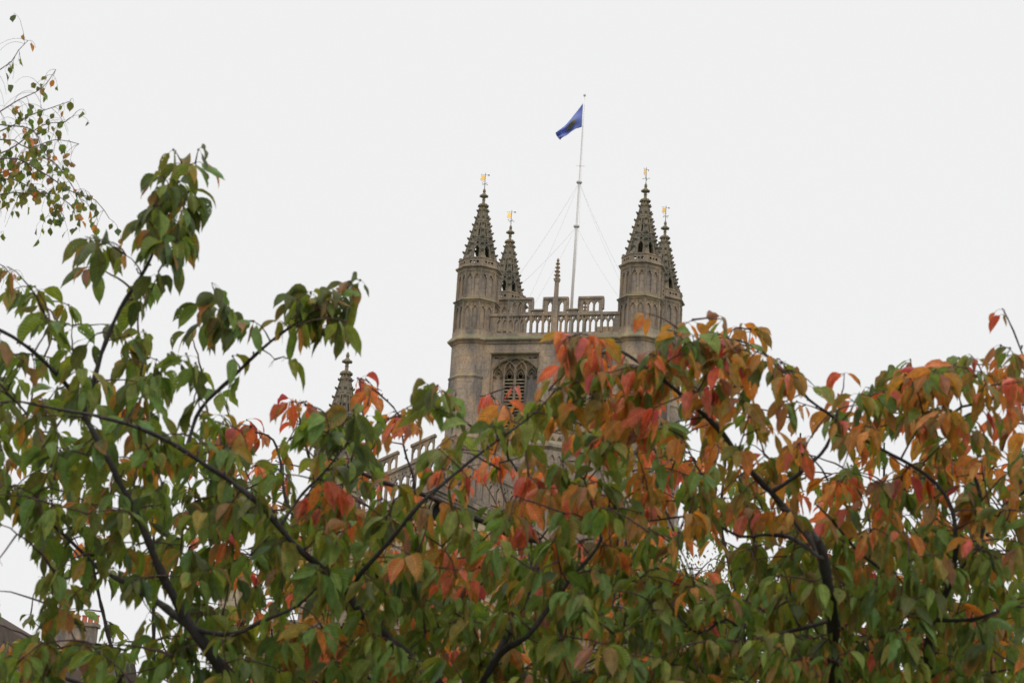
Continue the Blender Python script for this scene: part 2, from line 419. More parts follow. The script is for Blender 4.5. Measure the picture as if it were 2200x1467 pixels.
def belfry(O, U, c, back=False):
    V = Vector((0, 0, 1)); nn = U.cross(V)
    hw = WIN_W/2; top = WIN_TOP; sp = top-.88; ap = top-.16
    O0 = O+U*c-nn*.26
    ol = bpy.data.objects.new('belfry_window', None)
    m = MB()
    # spandrel plate: square head outside, four-centred arch inside
    A = []
    n = 14
    for i in range(n+1):
        t = -1+2*i/n; A.append((t*(hw-.12), sp + (ap-sp)*(1-abs(t)**2.1)*(1-.10*(1-abs(t)))+ .06*(1-abs(t))))
    m.plate([(-hw, WIN_BOT), (-hw+.12, WIN_BOT)] + A + [(hw-.12, WIN_BOT), (hw, WIN_BOT), (hw, top), (-hw, top)],
            [[(-hw+.15, top-.12), (-hw+.2, sp+.62), (-hw+.5, top-.2)], [(hw-.15, top-.12), (hw-.5, top-.2), (hw-.2, sp+.62)],
             [(-hw+.62, top-.14), (-hw+.45, top-.30), (-hw+.75, top-.2)], [(hw-.62, top-.14), (hw-.75, top-.2), (hw-.45, top-.30)]], O0, U, V, .12)
    m.bar(A, O0+nn*.06, U, V, .13, .12)
    lw = (2*hw-.24)/4
    for i in range(1, 4): m.bar([(-hw+.12+i*lw, WIN_BOT), (-hw+.12+i*lw, sp-.12 if i != 2 else ap-.45)], O0+nn*.03, U, V, .13 if i != 2 else .16, .16)
    def pa(xa, xb, z0, h, wd, dp, off):              # pointed arc between two mullions
        P = []; hh = (xb-xa)/2; tm = 1.15
        for q in range(9):
            th = tm*q/8; P.append((xa+hh*(1-math.cos(th))/(1-math.cos(tm)), z0+h*math.sin(th)/math.sin(tm)))
        P += [(xa+xb-x, z) for x, z in P[::-1][1:]]
        m.bar(P, O0+nn*off, U, V, wd, dp)
    X = [-hw+.12+i*lw for i in range(5)]
    pa(X[0], X[2], sp-.10, .68, .085, .12, .02); pa(X[2], X[4], sp-.10, .68, .085, .12, .022); pa(X[1], X[3], sp-.10, .80, .085, .12, .018)
    for i in range(4):
        pa(X[i]+.05, X[i+1]-.05, sp-.46, .50, .06, .12, .01)
        cx = (X[i]+X[i+1])/2; h = lw/2-.05
        for sg in (-1, 1):                           # cusps and eyelets
            m.bar([(cx+sg*h, sp-.50), (cx+sg*h*.35, sp-.56), (cx+sg*h*.62, sp-.38), (cx, sp-.12)], O0+nn*.004, U, V, .05, .1)
            m.bar([(cx+sg*h, sp-.16), (cx+sg*.02, sp+.08), (cx+sg*.02, sp+.30)], O0, U, V, .045, .1)
    return m, O0, lw, hw, sp
for k in range(4):
    O, U, hl, wins = side_frame(k)
    V = Vector((0, 0, 1)); nn = U.cross(V)
    for c in wins:
        m, O0, lw, hw, sp = belfry(O, U, c)
        win = m.build('belfry_window', M_trim, abbey)
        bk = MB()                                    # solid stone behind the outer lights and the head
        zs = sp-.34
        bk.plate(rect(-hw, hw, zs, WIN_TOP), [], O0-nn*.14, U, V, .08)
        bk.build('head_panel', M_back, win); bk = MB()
        bk.plate(rect(-hw, -hw+.12+lw, WIN_BOT, zs), [], O0-nn*.14, U, V, .08)
        bk.plate(rect(hw-.12-lw, hw, WIN_BOT, zs), [], O0-nn*.14, U, V, .08)
        bk.build('blind_light', M_stone, win)
        lv = MB(); z = WIN_BOT+.1
        while z < sp-.5:
            for i in (1, 2):
                x0 = -hw+.12+i*lw+.05; x1 = x0+lw-.10
                a = [O0+U*x0-nn*.06+V*z, O0+U*x1-nn*.06+V*z, O0+U*x1-nn*.26+V*(z+.12), O0+U*x0-nn*.26+V*(z+.12)]
                up = V*.035
                lv.add([*a, *[q+up for q in a]], [(0, 3, 2, 1), (4, 5, 6, 7), (0, 1, 5, 4), (1, 2, 6, 5), (2, 3, 7, 6), (3, 0, 4, 7)])
            z += .215
        lv.build('louvre', M_pale, win)

# pierced battlements
def battlement(hl, skip_ends, P0=2.2):
    m = MB(); lp = P0/6; z0, z1, z2, z3, z4 = Z_K+.52, Z_K+1.62, Z_K+1.76, Z_K+1.95, Z_K+2.74
    U, V = Vector((1, 0, 0)), Vector((0, 0, 1)); n = int(hl/lp)
    holes = []
    i = -int(math.ceil(hl/lp))
    xs = [(q+.5)*lp for q in range(-int(hl/lp)-1, int(hl/lp)+1) if abs((q+.5)*lp) < hl-.2]
    for x in xs:
        holes.append(arch(x, z0+.04, z1-.22, lp-.10, 5, .035))
        holes.append(dia(x-lp/2+.001 if False else x, z1-.11, .045, .07)); 
        if x+lp/2 < hl-.2: holes.append([(x+lp/2-.07, z1-.08), (x+lp/2, z1-.30), (x+lp/2+.07, z1-.08), (x+lp/2, z1-.03)])
    m.plate(rect(-hl, hl, z0, z1), holes, (0, 0, 0), U, V, .20)
    m.plate(rect(-hl, hl, z1, z2), [], (0, -.07, 0), U, V, .34)
    m.plate(rect(-hl, hl, z2, z2+.05), [], (0, -.03, 0), U, V, .26)
    def merlon(c, x0=None, x1=None):
        a, b = c-.72, c+.72
        hs = []
        for q in (-1, 0, 1):
            x = c+q*.37
            hs.append(arch(x, z2+.12, z4-.22, .27, 5, .035)); hs.append(dia(x-.12, z4-.19, .03, .05)); hs.append(dia(x+.12, z4-.19, .03, .05))
        m.plate(rect(a, b, z2+.05, z4-.08), hs, (0, 0, 0), U, V, .20)
        m.plate(rect(a-.06, b+.06, z4-.08, z4+.06), [], (0, -.07, 0), U, V, .34)
        for s_, xx in ((-1, a), (1, b)):             # coping turned down the sides
            m.plate(rect(min(xx, xx+s_*.08), max(xx, xx+s_*.08), z3+.06, z4-.08), [], (0, -.06, 0), U, V, .32)
    k = 0
    cs = []
    nmer = int((hl-.3)/P0)
    for q in range(-nmer-1, nmer+2):
        c = q*P0
        if abs(c)+.6 < hl+.9: cs.append(c)
    for c in cs:
        if abs(c)+.72 <= hl+.6: merlon(c)
    for c in cs[:-1]:
        m.plate(rect(c+.80, c+P0-.80, z2+.05, z3), [], (0, 0, 0), U, V, .2)
        m.plate(rect(c+.72, c+P0-.72, z3, z3+.09), [], (0, -.07, 0), U, V, .34)
    for c in cs:                                      # thick posts at the merlon edges
        for sx in (-.72, .72):
            x = c+sx
            if abs(x) < hl: m.plate(rect(x-.07, x+.07, z0, z1), [], (0, -.06, 0), U, V, .14)
    return m
fm = battlement(4.05, 0).mesh('battlement', M_trim); sm_ = battlement(2.25, 0).mesh('battlement', M_trim)
for k in range(4):
    O, U, hl, _ = side_frame(k); nn = U.cross(Vector((0, 0, 1)))
    o = inst('battlement', fm if k in (0, 2) else sm_, abbey, O-nn*.32, math.atan2(U.y, U.x))
# slender pinnacle at the middle of each side
def pinnacle_mesh():
    m = MB(); zt = Z_K+3.85
    m.lathe([(.30, Z_K-.5), (.27, Z_K+.3), (.27, Z_K+1.6)], 4, rot=math.pi/4); m.lathe([(.235, Z_K+1.6), (.215, Z_K+2.7)], 4, rot=math.pi/4)
    m.lathe([(.17, Z_K+2.7), (.155, zt-.1), (.23, zt), (.23, zt+.06)], 4, rot=math.pi/4)
    m.lathe([(.15, zt+.06), (.05, zt+1.25)], 4, rot=math.pi/4)
    for i in range(5):
        z = zt+.1+i*.25; r = .19-.022*i
        for k in range(4):
            th = math.pi/4+k*math.pi/2
            m.lump((r*math.cos(th), r*math.sin(th), z), .07-.004*i, 1.1, 1.1, .8, rnd)
            m.lump((r*.8*math.cos(th+.78), r*.8*math.sin(th+.78), z+.05), .05, 1, 1, .8, rnd)
    m.lump((0, 0, zt+1.32), .10, 1, 1, 1, rnd); m.lump((0, 0, zt+1.43), .05)
    return m.mesh('pinnacle', M_stone)
PIN = pinnacle_mesh()
for k in range(4):
    O, U, hl, _ = side_frame(k); nn = U.cross(Vector((0, 0, 1)))
    inst('pinnacle', PIN, abbey, O-nn*.36, math.atan2(U.y, U.x))

# ---- transept gable, choir and aisle in front of the tower
inv = Matrix.Rotation(YAW, 4, 'Z') @ Matrix.Translation((-2.677, -128, 0))
def loc(px, py, Y): return inv @ at(px, py, Y)
GY = 119.0
def wall_at(px, py, yl):
    """point seen at a pixel on the local plane y = yl"""
    o = inv @ Vector((0, 0, EYE)); d = (inv @ at(px, py, 100)) - o
    return o + d*((yl-o.y)/d.y)
YG = -8.0
ap = wall_at(938, 1046, YG); hwG = ap.x-wall_at(742, 752, YG).x; slope = .46
def gable():
    zA = ap.z; hw = hwG
    def zr(x): return zA-slope*abs(x)
    V = Vector((0, 0, 1)); U = Vector((1, 0, 0))
    m = MB(); O = Vector((ap.x, YG, 0))
    wz = wall_at(940, 1118, YG).z
    m.plate([(-hw, 0), (hw, 0), (hw, zr(hw)), (0, zA), (-hw, zr(hw))], [arch(.05, wz, wz+1.12, .62, 5), arch(0, 12, 24.5, 5.2, 7)], O, U, V, .8)
    m.box(ap.x-hw, ap.x+hw, YG+.8, -FW, 0, zr(hw)-.6)
    m.build('transept_wall', M_pale, abbey)
    d = MB(); d.box(ap.x-.4, ap.x+.5, YG+.45, YG+.6, wz-.1, wz+1.2); d.box(ap.x-2.8, ap.x+2.8, YG+.45, YG+.6, 11.5, 24.8); d.build('dark_backing', M_dark, abbey)  # slabs behind the openings, interior shade put into their colour
    r = MB()                                         # roof behind the gable
    z1 = zr(hw)-.6
    r.add([(ap.x-hw, YG+.8, z1), (ap.x, YG+.8, zA-.5), (ap.x+hw, YG+.8, z1), (ap.x-hw, -FW, z1), (ap.x, -FW, zA-.5), (ap.x+hw, -FW, z1)], [(0, 1, 4, 3), (1, 2, 5, 4), (0, 2, 1)])
    r.build('transept_roof', M_lead, abbey)
    c = MB()
    for off, dep, th in ((0, .30, .16), (-.28, .16, .1), (-.5, .08, .1), (.28, .14, .12)):
        for s in (-1, 1): 
            pts = [(0, zA+off), (s*hw, zr(hw)+off)]
            if s < 0: pts = pts[::-1]
            a, b = pts
            c.plate([(a[0], a[1]-th), (b[0], b[1]-th), (b[0], b[1]+th*.6), (a[0], a[1]+th*.6)], [], O+Vector((0, -dep, 0)), U, V, dep+.1)
    wd = arch(0, 12, 24.5, 5.2, 7)[1:]
    c.bar(wd, O+Vector((0, -.12, 0)), U, V, .3, .3)
    for i in range(-2, 3): c.bar([(i*.87, 12), (i*.87, 23.6-abs(i)*.9)], O+Vector((0, .25, 0)), U, V, .16, .2)
    for i in range(-3, 3):
        cx = (i+.5)*.87
        c.bar([(cx-.4, 20.5-abs(i+.5)*.4), (cx, 21.3-abs(i+.5)*.4), (cx+.4, 20.5-abs(i+.5)*.4)], O+Vector((0, .25, 0)), U, V, .1, .2)
    c.build('gable_moulding', M_trim, abbey)
    # raked pierced parapet: upright lights under a stepped coping
    b = MB(); H = 1.7
    for s in (-1, 1):
        def sh(P): return [(x, z + zA+.35 - slope*abs(x)) for x, z in P]
        holes = []; lp = .42; x = .30
        outer = [(0.0, 0), (hw, 0), (hw, H), (0.0, H)]
        while x < hw-.3:
            holes.append(arch(x, .12, H-.45, lp-.13, 5, .04)); holes.append(dia(x-.1, H-.33, .04, .08)); holes.append(dia(x+.1, H-.33, .04, .08)); x += lp
        O_, hs_ = sh(outer), [sh(h) for h in holes]
        if s < 0: O_ = [(-x, z) for x, z in O_][::-1]; hs_ = [[(-x, z) for x, z in h][::-1] for h in hs_]
        b.plate(O_, hs_, O+Vector((0, .02, 0)), U, V, .22)
        P = sh([(0, H), (hw, H), (hw, H+.16), (0, H+.16)])
        if s < 0: P = [(-x, z) for x, z in P][::-1]
        b.plate(P, [], O+Vector((0, -.08, 0)), U, V, .42)
        x = .35; k = 0
        while x+1.3 < hw:                             # raked merlons
            M_ = sh([(x, H+.16), (x+1.3, H+.16), (x+1.3, H+1.05), (x, H+1.05)])
            hs = [sh(arch(x+.22+q*.43, H+.28, H+.9, .29, 5, .04)) for q in range(3)]
            T = sh([(x-.06, H+1.05), (x+1.36, H+1.05), (x+1.36, H+1.2), (x-.06, H+1.2)])
            if s < 0: M_ = [(-a, z) for a, z in M_][::-1]; hs = [[(-a, z) for a, z in h][::-1] for h in hs]; T = [(-a, z) for a, z in T][::-1]
            b.plate(M_, hs, O+Vector((0, .02, 0)), U, V, .22); b.plate(T, [], O+Vector((0, -.08, 0)), U, V, .42)
            x += 2.15
    b.build('gable_parapet', M_trim, abbey)
gable()
# stair turrets beside the gable
def stair_turret(x, y, ztop, sc, with_spire=True):
    m = MB(); a = 1.18*sc
    m.lathe([(a*1.12*RC, 0), (a*1.12*RC, ztop-9)] + string_prof(ztop-8.8, a*1.08, .15, .3) + [(a*RC, ztop-8.6), (a*RC, ztop-3.2)] + string_prof(ztop-3.0, a, .16, .3) +
            [(a*.97*RC, ztop-2.8), (a*.97*RC, ztop-.3), (a*1.15*RC, ztop-.1), (a*1.15*RC, ztop+.05), (a*.9*RC, ztop+.3)], 8)
    t = m.build('stair_turret', M_stone, abbey); t.location = (x, y, 0)
    q = MB()
    for k, nrm, U, P in oct_faces(a*1.05):
        hw = a*1.05*math.tan(math.pi/8)
        q.plate(rect(-hw, hw, ztop-2.75, ztop-.3), [arch(-hw/2, ztop-2.5, ztop-.55, hw*.68, 5, .05), arch(hw/2, ztop-2.5, ztop-.55, hw*.68, 5, .05)], P, U, (0, 0, 1), .09)
        q.plate(rect(-hw, hw, ztop-8.5, ztop-3.4), [arch(-hw/2, ztop-8.2, ztop-3.7, hw*.68, 5, .05), arch(hw/2, ztop-8.2, ztop-3.7, hw*.68, 5, .05)], P, U, (0, 0, 1), .07)
    q.build('blind_tracery', M_trim, t)
    if with_spire: inst('spire', SPIRE, t, (0, 0, ztop), 0, sc)
    return t
tp = wall_at(742, 752, YG); SC = 1.12
zsp = tp.z-5.1*SC
bp = wall_at(730, 935, YG)
stair_turret(ap.x-hwG, YG+.5, zsp, SC)
stair_turret(ap.x+hwG, YG+.5, wall_at(1150, 960, YG).z, .9, False)
# choir roof line with battlements crossing the foot of the tower
def choir():
    m = MB(); y0 = -4.2
    L = wall_at(1165, 965, y0); R = wall_at(1415, 960, y0)
    m.box(L.x-1, R.x, y0, -FW-.01, 0, L.z)
    m.build('choir_wall', M_stone, abbey)
    c = MB(); U, V = Vector((1, 0, 0)), Vector((0, 0, 1)); O = Vector((L.x-1, y0-.001, 0)); wd = R.x-L.x+1
    c.plate(rect(0, wd, L.z-.25, L.z), [], O-Vector((0, .2, 0)), U, V, .3); c.plate(rect(0, wd, L.z-.7, L.z-.55), [], O-Vector((0, .1, 0)), U, V, .2)
    hs = [arch(x*.4+.4, L.z+.1, L.z+.75, .26, 5, .03) for x in range(int(wd/.4)-1)]
    c.plate(rect(0, wd, L.z, L.z+.9), hs, O, U, V, .2)
    x = .3
    while x+1.1 < wd:
        c.plate(rect(x, x+1.1, L.z+.9, L.z+1.6), [rect(x+.2, x+.5, L.z+1.0, L.z+1.4), rect(x+.62, x+.92, L.z+1.0, L.z+1.4)], O, U, V, .2); c.plate(rect(x-.05, x+1.15, L.z+1.6, L.z+1.72), [], O-Vector((0, .06, 0)), U, V, .32); x += 1.9
    c.build('choir_battlement', M_trim, abbey)
choir()
def aisle():
    y0 = -12.0
    A = wall_at(592, 1345, y0); B = wall_at(765, 1345, y0); C2 = wall_at(486, 1467, y0)
    m = MB(); m.box(A.x, B.x+6, y0, YG-.01, 0, A.z); m.box(C2.x-.6, C2.x+.5, y0-.8, y0+1.0, 0, wall_at(490, 1262, y0).z)
    m.build('aisle_wall', M_pale, abbey)
    c = MB(); U, V = Vector((1, 0, 0)), Vector((0, 0, 1)); O = Vector((A.x, y0, 0)); L = B.x+6-A.x
    c.plate(rect(-.1, L, A.z-.05, A.z+.16), [], O-Vector((0, .2, 0)), U, V, .4); c.plate(rect(-.1, L, A.z-.4, A.z-.25), [], O-Vector((0, .1, 0)), U, V, .2)
    c.plate(rect(-.1, L, A.z+.16, A.z+.4), [], O+Vector((0, .1, 0)), U, V, .2)
    # buttress pinnacle with crockets on the aisle corner
    bx = A.x-.15
    c.box(bx-.32, bx+.32, y0-.6, y0+.1, 0, A.z+.5)
    for i in range(16):
        z = A.z-.3-i*.42
        for sx in (-.34, .34): c.lump((bx+sx, y0-.6, z), .1, 1, 1, 1, rnd)
    # raking half-arches of the flying buttresses
    for i, (xa, ya, xb, yb) in enumerate(((498, 1480, 592, 1352), (520, 1500, 600, 1385), (484, 1400, 560, 1228), (540, 1530, 604, 1420))):
        P, Q = wall_at(xa, ya, y0), wall_at(xb, yb, y0)
        d = Q-P; nrm = Vector((-d.z, 0, d.x)).normalized()*.16
        yy = y0-.3+.35*i
        for off, hh, dp in ((0, .16, .35), (.0, .07, .5)):
            n_ = nrm*(hh/.16)
            c.plate([((P-n_).x, (P-n_).z), ((Q-n_).x, (Q-n_).z), ((Q+n_).x, (Q+n_).z), ((P+n_).x, (P+n_).z)], [], (0, yy-dp/2, 0), U, V, dp)
    c.build('flying_buttress', M_trim, abbey)
aisle()

# ------------------------------------------------------------------ flagpole, guys and flag
FY = 131.5
def pole_pt(t): return at(1221+(1256-1221)*t, 770+(208-770)*t, FY)
fp = empty('flagpole', tuple(pole_pt(0)))
tag(fp, 'tall white flagpole with guy wires standing on the tower roof', 'flagpole')
def rel(P, o=fp): return Vector(P)-o.location
m = MB(); ts = [0, .5, .505, .67, .675, .85, 1.0]; rs = [.10, .082, .072, .066, .052, .042, .024]
m.tube([rel(pole_pt(t)) for t in ts], rs, 10); m.build('pole', M_white, fp)
m = MB(); p = rel(pole_pt(1.0)); m.lathe([(.01, -.02), (.07, .03), (.09, .1), (.06, .17), (.01, .2)], 8, smooth=True); o = m.build('finial', M_wire, fp); o.location = p
c1, c2 = pole_pt(.672), pole_pt(.504)
for cc, r in ((c1, .19), (c2, .20)):
    m = MB(); m.lathe([(r*.6, -.09), (r, -.03), (r, .05), (r*.6, .09)], 10); o = m.build('collar', M_wire, fp); o.location = rel(cc)
m = MB(); q = rel(pole_pt(.735)); m.tube([q-Vector((.28, 0, 0)), q+Vector((.28, 0, 0))], .012, 5); m.lump(tuple(q), .07); m.build('spreader', M_wire, fp)
BL_Y, FLY = 133.5, 128.5
for s_, (px, py, Y) in ((c1, (1085, 632, 134.5)), (c1, (1120, 675, 129.5)), (c1, (1341, 622, 128.2)), (c1, (1352, 622, 133)),
                        (c2, (1085, 640, 134.5)), (c2, (1110, 715, 129.5)), (c2, (1342, 655, 128.2))):
    m = MB(); a, b = rel(s_), rel(at(px, py, Y)); pts = [a.lerp(b, t/8)-Vector((0, 0, .25*4*(t/8)*(1-t/8))) for t in range(9)]
    m.tube(pts, .0065, 5); m.build('guy_wire', M_wire, fp)
m = MB(); m.tube([rel(pole_pt(.1)), rel(pole_pt(.5))+Vector((.16, 0, 0)), rel(pole_pt(.97))+Vector((.03, 0, 0))], .007, 4); m.build('halyard', M_wire, fp)

fm_, n, p, o_ = newmat('blue_flag_cloth')
uv = N(n, 'ShaderNodeUVMap'); uv.uv_map = 'UVMap'
sp_ = N(n, 'ShaderNodeSeparateXYZ'); n.links.new(uv.outputs[0], sp_.inputs[0])
dv = N(n, 'ShaderNodeVectorMath', operation='DISTANCE'); dv.inputs[1].default_value = (.47, .5, 0); n.links.new(uv.outputs[0], dv.inputs[0])
nz = noise(n, uv.outputs[0], 11, 3)
ad = N(n, 'ShaderNodeMath', operation='MULTIPLY_ADD'); n.links.new(nz, ad.inputs[0]); ad.inputs[1].default_value = .16; n.links.new(dv.outputs['Value'], ad.inputs[2])
gm = ramp(n, ad.outputs[0], [(.27, (1, 1, 1)), (.33, (0, 0, 0))])
n.links.new(mixc(n, gm, (.25, .31, .66), (.36, .35, .24)), p.inputs['Base Color']); p.inputs['Roughness'].default_value = .7
tr = N(n, 'ShaderNodeBsdfTranslucent'); n.links.new(mixc(n, gm, (.26, .33, .75), (.42, .40, .25)), tr.inputs[0])
ms = N(n, 'ShaderNodeMixShader'); ms.inputs[0].default_value = .4
n.links.new(p.outputs[0], ms.inputs[1]); n.links.new(tr.outputs[0], ms.inputs[2]); n.links.new(ms.outputs[0], o_.inputs[0])
def flag():
    nu, nv = 26, 12; vs = []; fs = []; uvs = []
    top = [(1252.5, 222), (1240, 239), (1227, 256), (1211, 272), (1193, 287)]; bot = [(1249.8, 273), (1237, 277), (1224, 285), (1214, 293), (1203, 302)]
    def cur(P, t):
        t *= len(P)-1; i = min(int(t), len(P)-2); f = t-i
        return P[i][0]*(1-f)+P[i+1][0]*f, P[i][1]*(1-f)+P[i+1][1]*f
    for i in range(nu+1):
        u = i/nu; a, b = cur(top, u), cur(bot, u)
        for j in range(nv+1):
            v = j/nv; w_ = u**.6
            fold = .34*w_*math.sin(v*7.5+u*5.0)+.22*w_*math.sin(u*11+v*2)
            vs.append(tuple(at(a[0]*(1-v)+b[0]*v+1.2*math.sin(9*u+4*v)*u, a[1]*(1-v)+b[1]*v+1.6*math.sin(11*u+1)*u, FY+fold-.2*u))); uvs.append((u, v))
    for i in range(nu):
        for j in range(nv): fs.append((i*(nv+1)+j, (i+1)*(nv+1)+j, (i+1)*(nv+1)+j+1, i*(nv+1)+j+1))
    m = MB(); m.add([Vector(v)-Vector(vs[0]) for v in vs], fs, True); o = m.build('flag', fm_); o.location = vs[0]
    ul = o.data.uv_layers.new(name='UVMap')
    for l in o.data.loops: ul.data[l.index].uv = uvs[l.vertex_index]
    md = o.modifiers.new('cloth_thickness', 'SOLIDIFY'); md.thickness = .008
    tag(o, 'blue flag with a small gold emblem streaming left from the tower flagpole', 'flag')
flag()

# ------------------------------------------------------------------ town houses at the lower left
M_tile = simple('mossy_roof_tile', (.058, .036, .022), .85, 0, .5, 2.2)
M_render = simple('cream_render', (.74, .70, .60), .8, 0, .06, 2)
M_pot = simple('terracotta', (.50, .15, .075), .8, 0, .2, 6)
M_glass = simple('window_glass', (.03, .045, .055), .08)
M_frame = simple('painted_timber', (.7, .7, .68), .5)
def roofs():
    h = empty('town_house', (0, 0, 0))
    a = at(-60, 1318, 96); b = at(58, 1362, 105)
    d = Vector((b.x-a.x, b.y-a.y, 0)).normalized(); pr = Vector((d.y, -d.x, 0))     # pr points towards the viewer's right
    h.location = (a.x, a.y, 0)
    L = 34; zr = (a.z+b.z)/2+.35
    A = Vector((a.x, a.y, 0))
    def W(s, q, z): return A + d*s + pr*q + Vector((0, 0, z)) - h.location
    prof = [(-7.5, zr-7.2), (-5.5, zr-2.6), (0, zr), (.9, zr-1.0), (2.2, zr-1.45), (3.2, zr-4.6), (3.6, zr-4.9)]
    m = MB(); vs = [W(s, q, z) for s in (-4, L) for q, z in prof]; k = len(prof)
    m.add(vs, [(i, i+1, i+1+k, i+k) for i in range(k-1)]+[tuple(range(k-1, -1, -1)), tuple(range(k, 2*k))]); m.build('roof', M_tile, h)
    m = MB(); vs = [W(s, q, z) for s in (-4, L) for q, z in ((-7.0, 0), (-7.0, zr-7.3), (3.3, zr-5.0), (3.3, 0))]
    m.add(vs, [(0, 1, 5, 4), (1, 2, 6, 5), (2, 3, 7, 6), (3, 2, 1, 0), (4, 5, 6, 7)]); m.build('wall', M_pale, h)
    for px, py, Y in ((-6, 1352, 97), (62, 1372, 105.5), (128, 1410, 112)):
        P = at(px, py, Y); rr = Vector((P.x-A.x, P.y-A.y, 0)); s = rr.dot(d); q = rr.dot(pr)
        z = P.z
        m = MB()
        def bx(mb, s0, s1, q0, q1, z0, z1, zt=None):
            zt = z1 if zt is None else zt
            v = [W(s0, q0, z0), W(s1, q0, z0), W(s1, q1, z0), W(s0, q1, z0), W(s0, q0, zt), W(s1, q0, zt), W(s1, q1, z1), W(s0, q1, z1)]
            mb.add(v, [(0, 3, 2, 1), (4, 5, 6, 7), (0, 1, 5, 4), (1, 2, 6, 5), (2, 3, 7, 6), (3, 0, 4, 7)])
        bx(m, s, s+.9, q-1.3, q+.25, z-.7, z+.0, z+.2); dm = m.build('dormer', M_render, h)
        m = MB(); bx(m, s+.1, s+.8, q+.252, q+.28, z-.6, z-.06); m.build('dormer_window', M_glass, dm)
        m = MB(); bx(m, s-.03, s+.93, q-1.4, q+.3, z+.2, z+.06, z+.26); m.build('dormer_roof', M_tile, dm)
        for a_, b_ in ((.42, .48), (.02, .1), (.8, .88)):
            m = MB(); bx(m, s+a_, s+b_, q+.255, q+.31, z-.65, z-.02); m.build('window_frame', M_frame, dm)
    tag(h, 'house with dark tiled roof and pale dormers, without chimney pots', 'house')
    # party-wall chimney of the next house
    h2 = empty('town_house', tuple(Vector((at(160, 1400, 116).x, 116, 0))))
    O = h2.location
    cz0 = at(160, 1337, 116).z; x0, x1 = at(101, 1337, 116).x-O.x, at(214, 1337, 116).x-O.x
    m = MB(); m.box(x0-2.5, x1+1.0, -.5, 9, 0, cz0-3.2)
    m.build('wall', M_pale, h2)
    m = MB(); m.add([(x0-2.8, -.9, cz0-3.3), (x1+1.3, -.9, cz0-3.3), (x1+1.3, 4, cz0-.9), (x0-2.8, 4, cz0-.9), (x0-2.8, 9.2, cz0-3.3), (x1+1.3, 9.2, cz0-3.3)], [(0, 1, 2, 3), (3, 2, 5, 4), (0, 3, 4), (1, 5, 2), (0, 4, 5, 1)])
    m.build('roof', M_tile, h2)
    m = MB(); m.box(x0+.1, x1-.1, -.35, .35, cz0-3.6, cz0-.2); m.box(x0, x1, -.45, .45, cz0-.2, cz0)
    ch = m.build('chimney_stack', M_stone, h2)
    for px, top, wd in ((114, 1321, 15), (133, 1310, 13), (152, 1312, 13), (167, 1321, 11), (181, 1320, 12), (194, 1311, 12), (207, 1318, 11)):
        P = at(px, 1337, 116); hz = at(px, top, 116).z; r = wd/2/40.5
        m = MB(); zb = cz0
        m.lathe([(r*1.05, 0), (r*.9, .05), (r*.85, hz-P.z-.08), (r*1.05, hz-P.z-.06), (r*1.05, hz-P.z), (r*.75, hz-P.z), (r*.7, hz-P.z-.15)], 12, smooth=False)
        o = m.build('chimney_pot', M_pot, ch); o.location = (P.x-O.x, 0, zb)
    tag(h2, 'house with a wide chimney stack carrying a row of terracotta pots', 'house')
roofs()

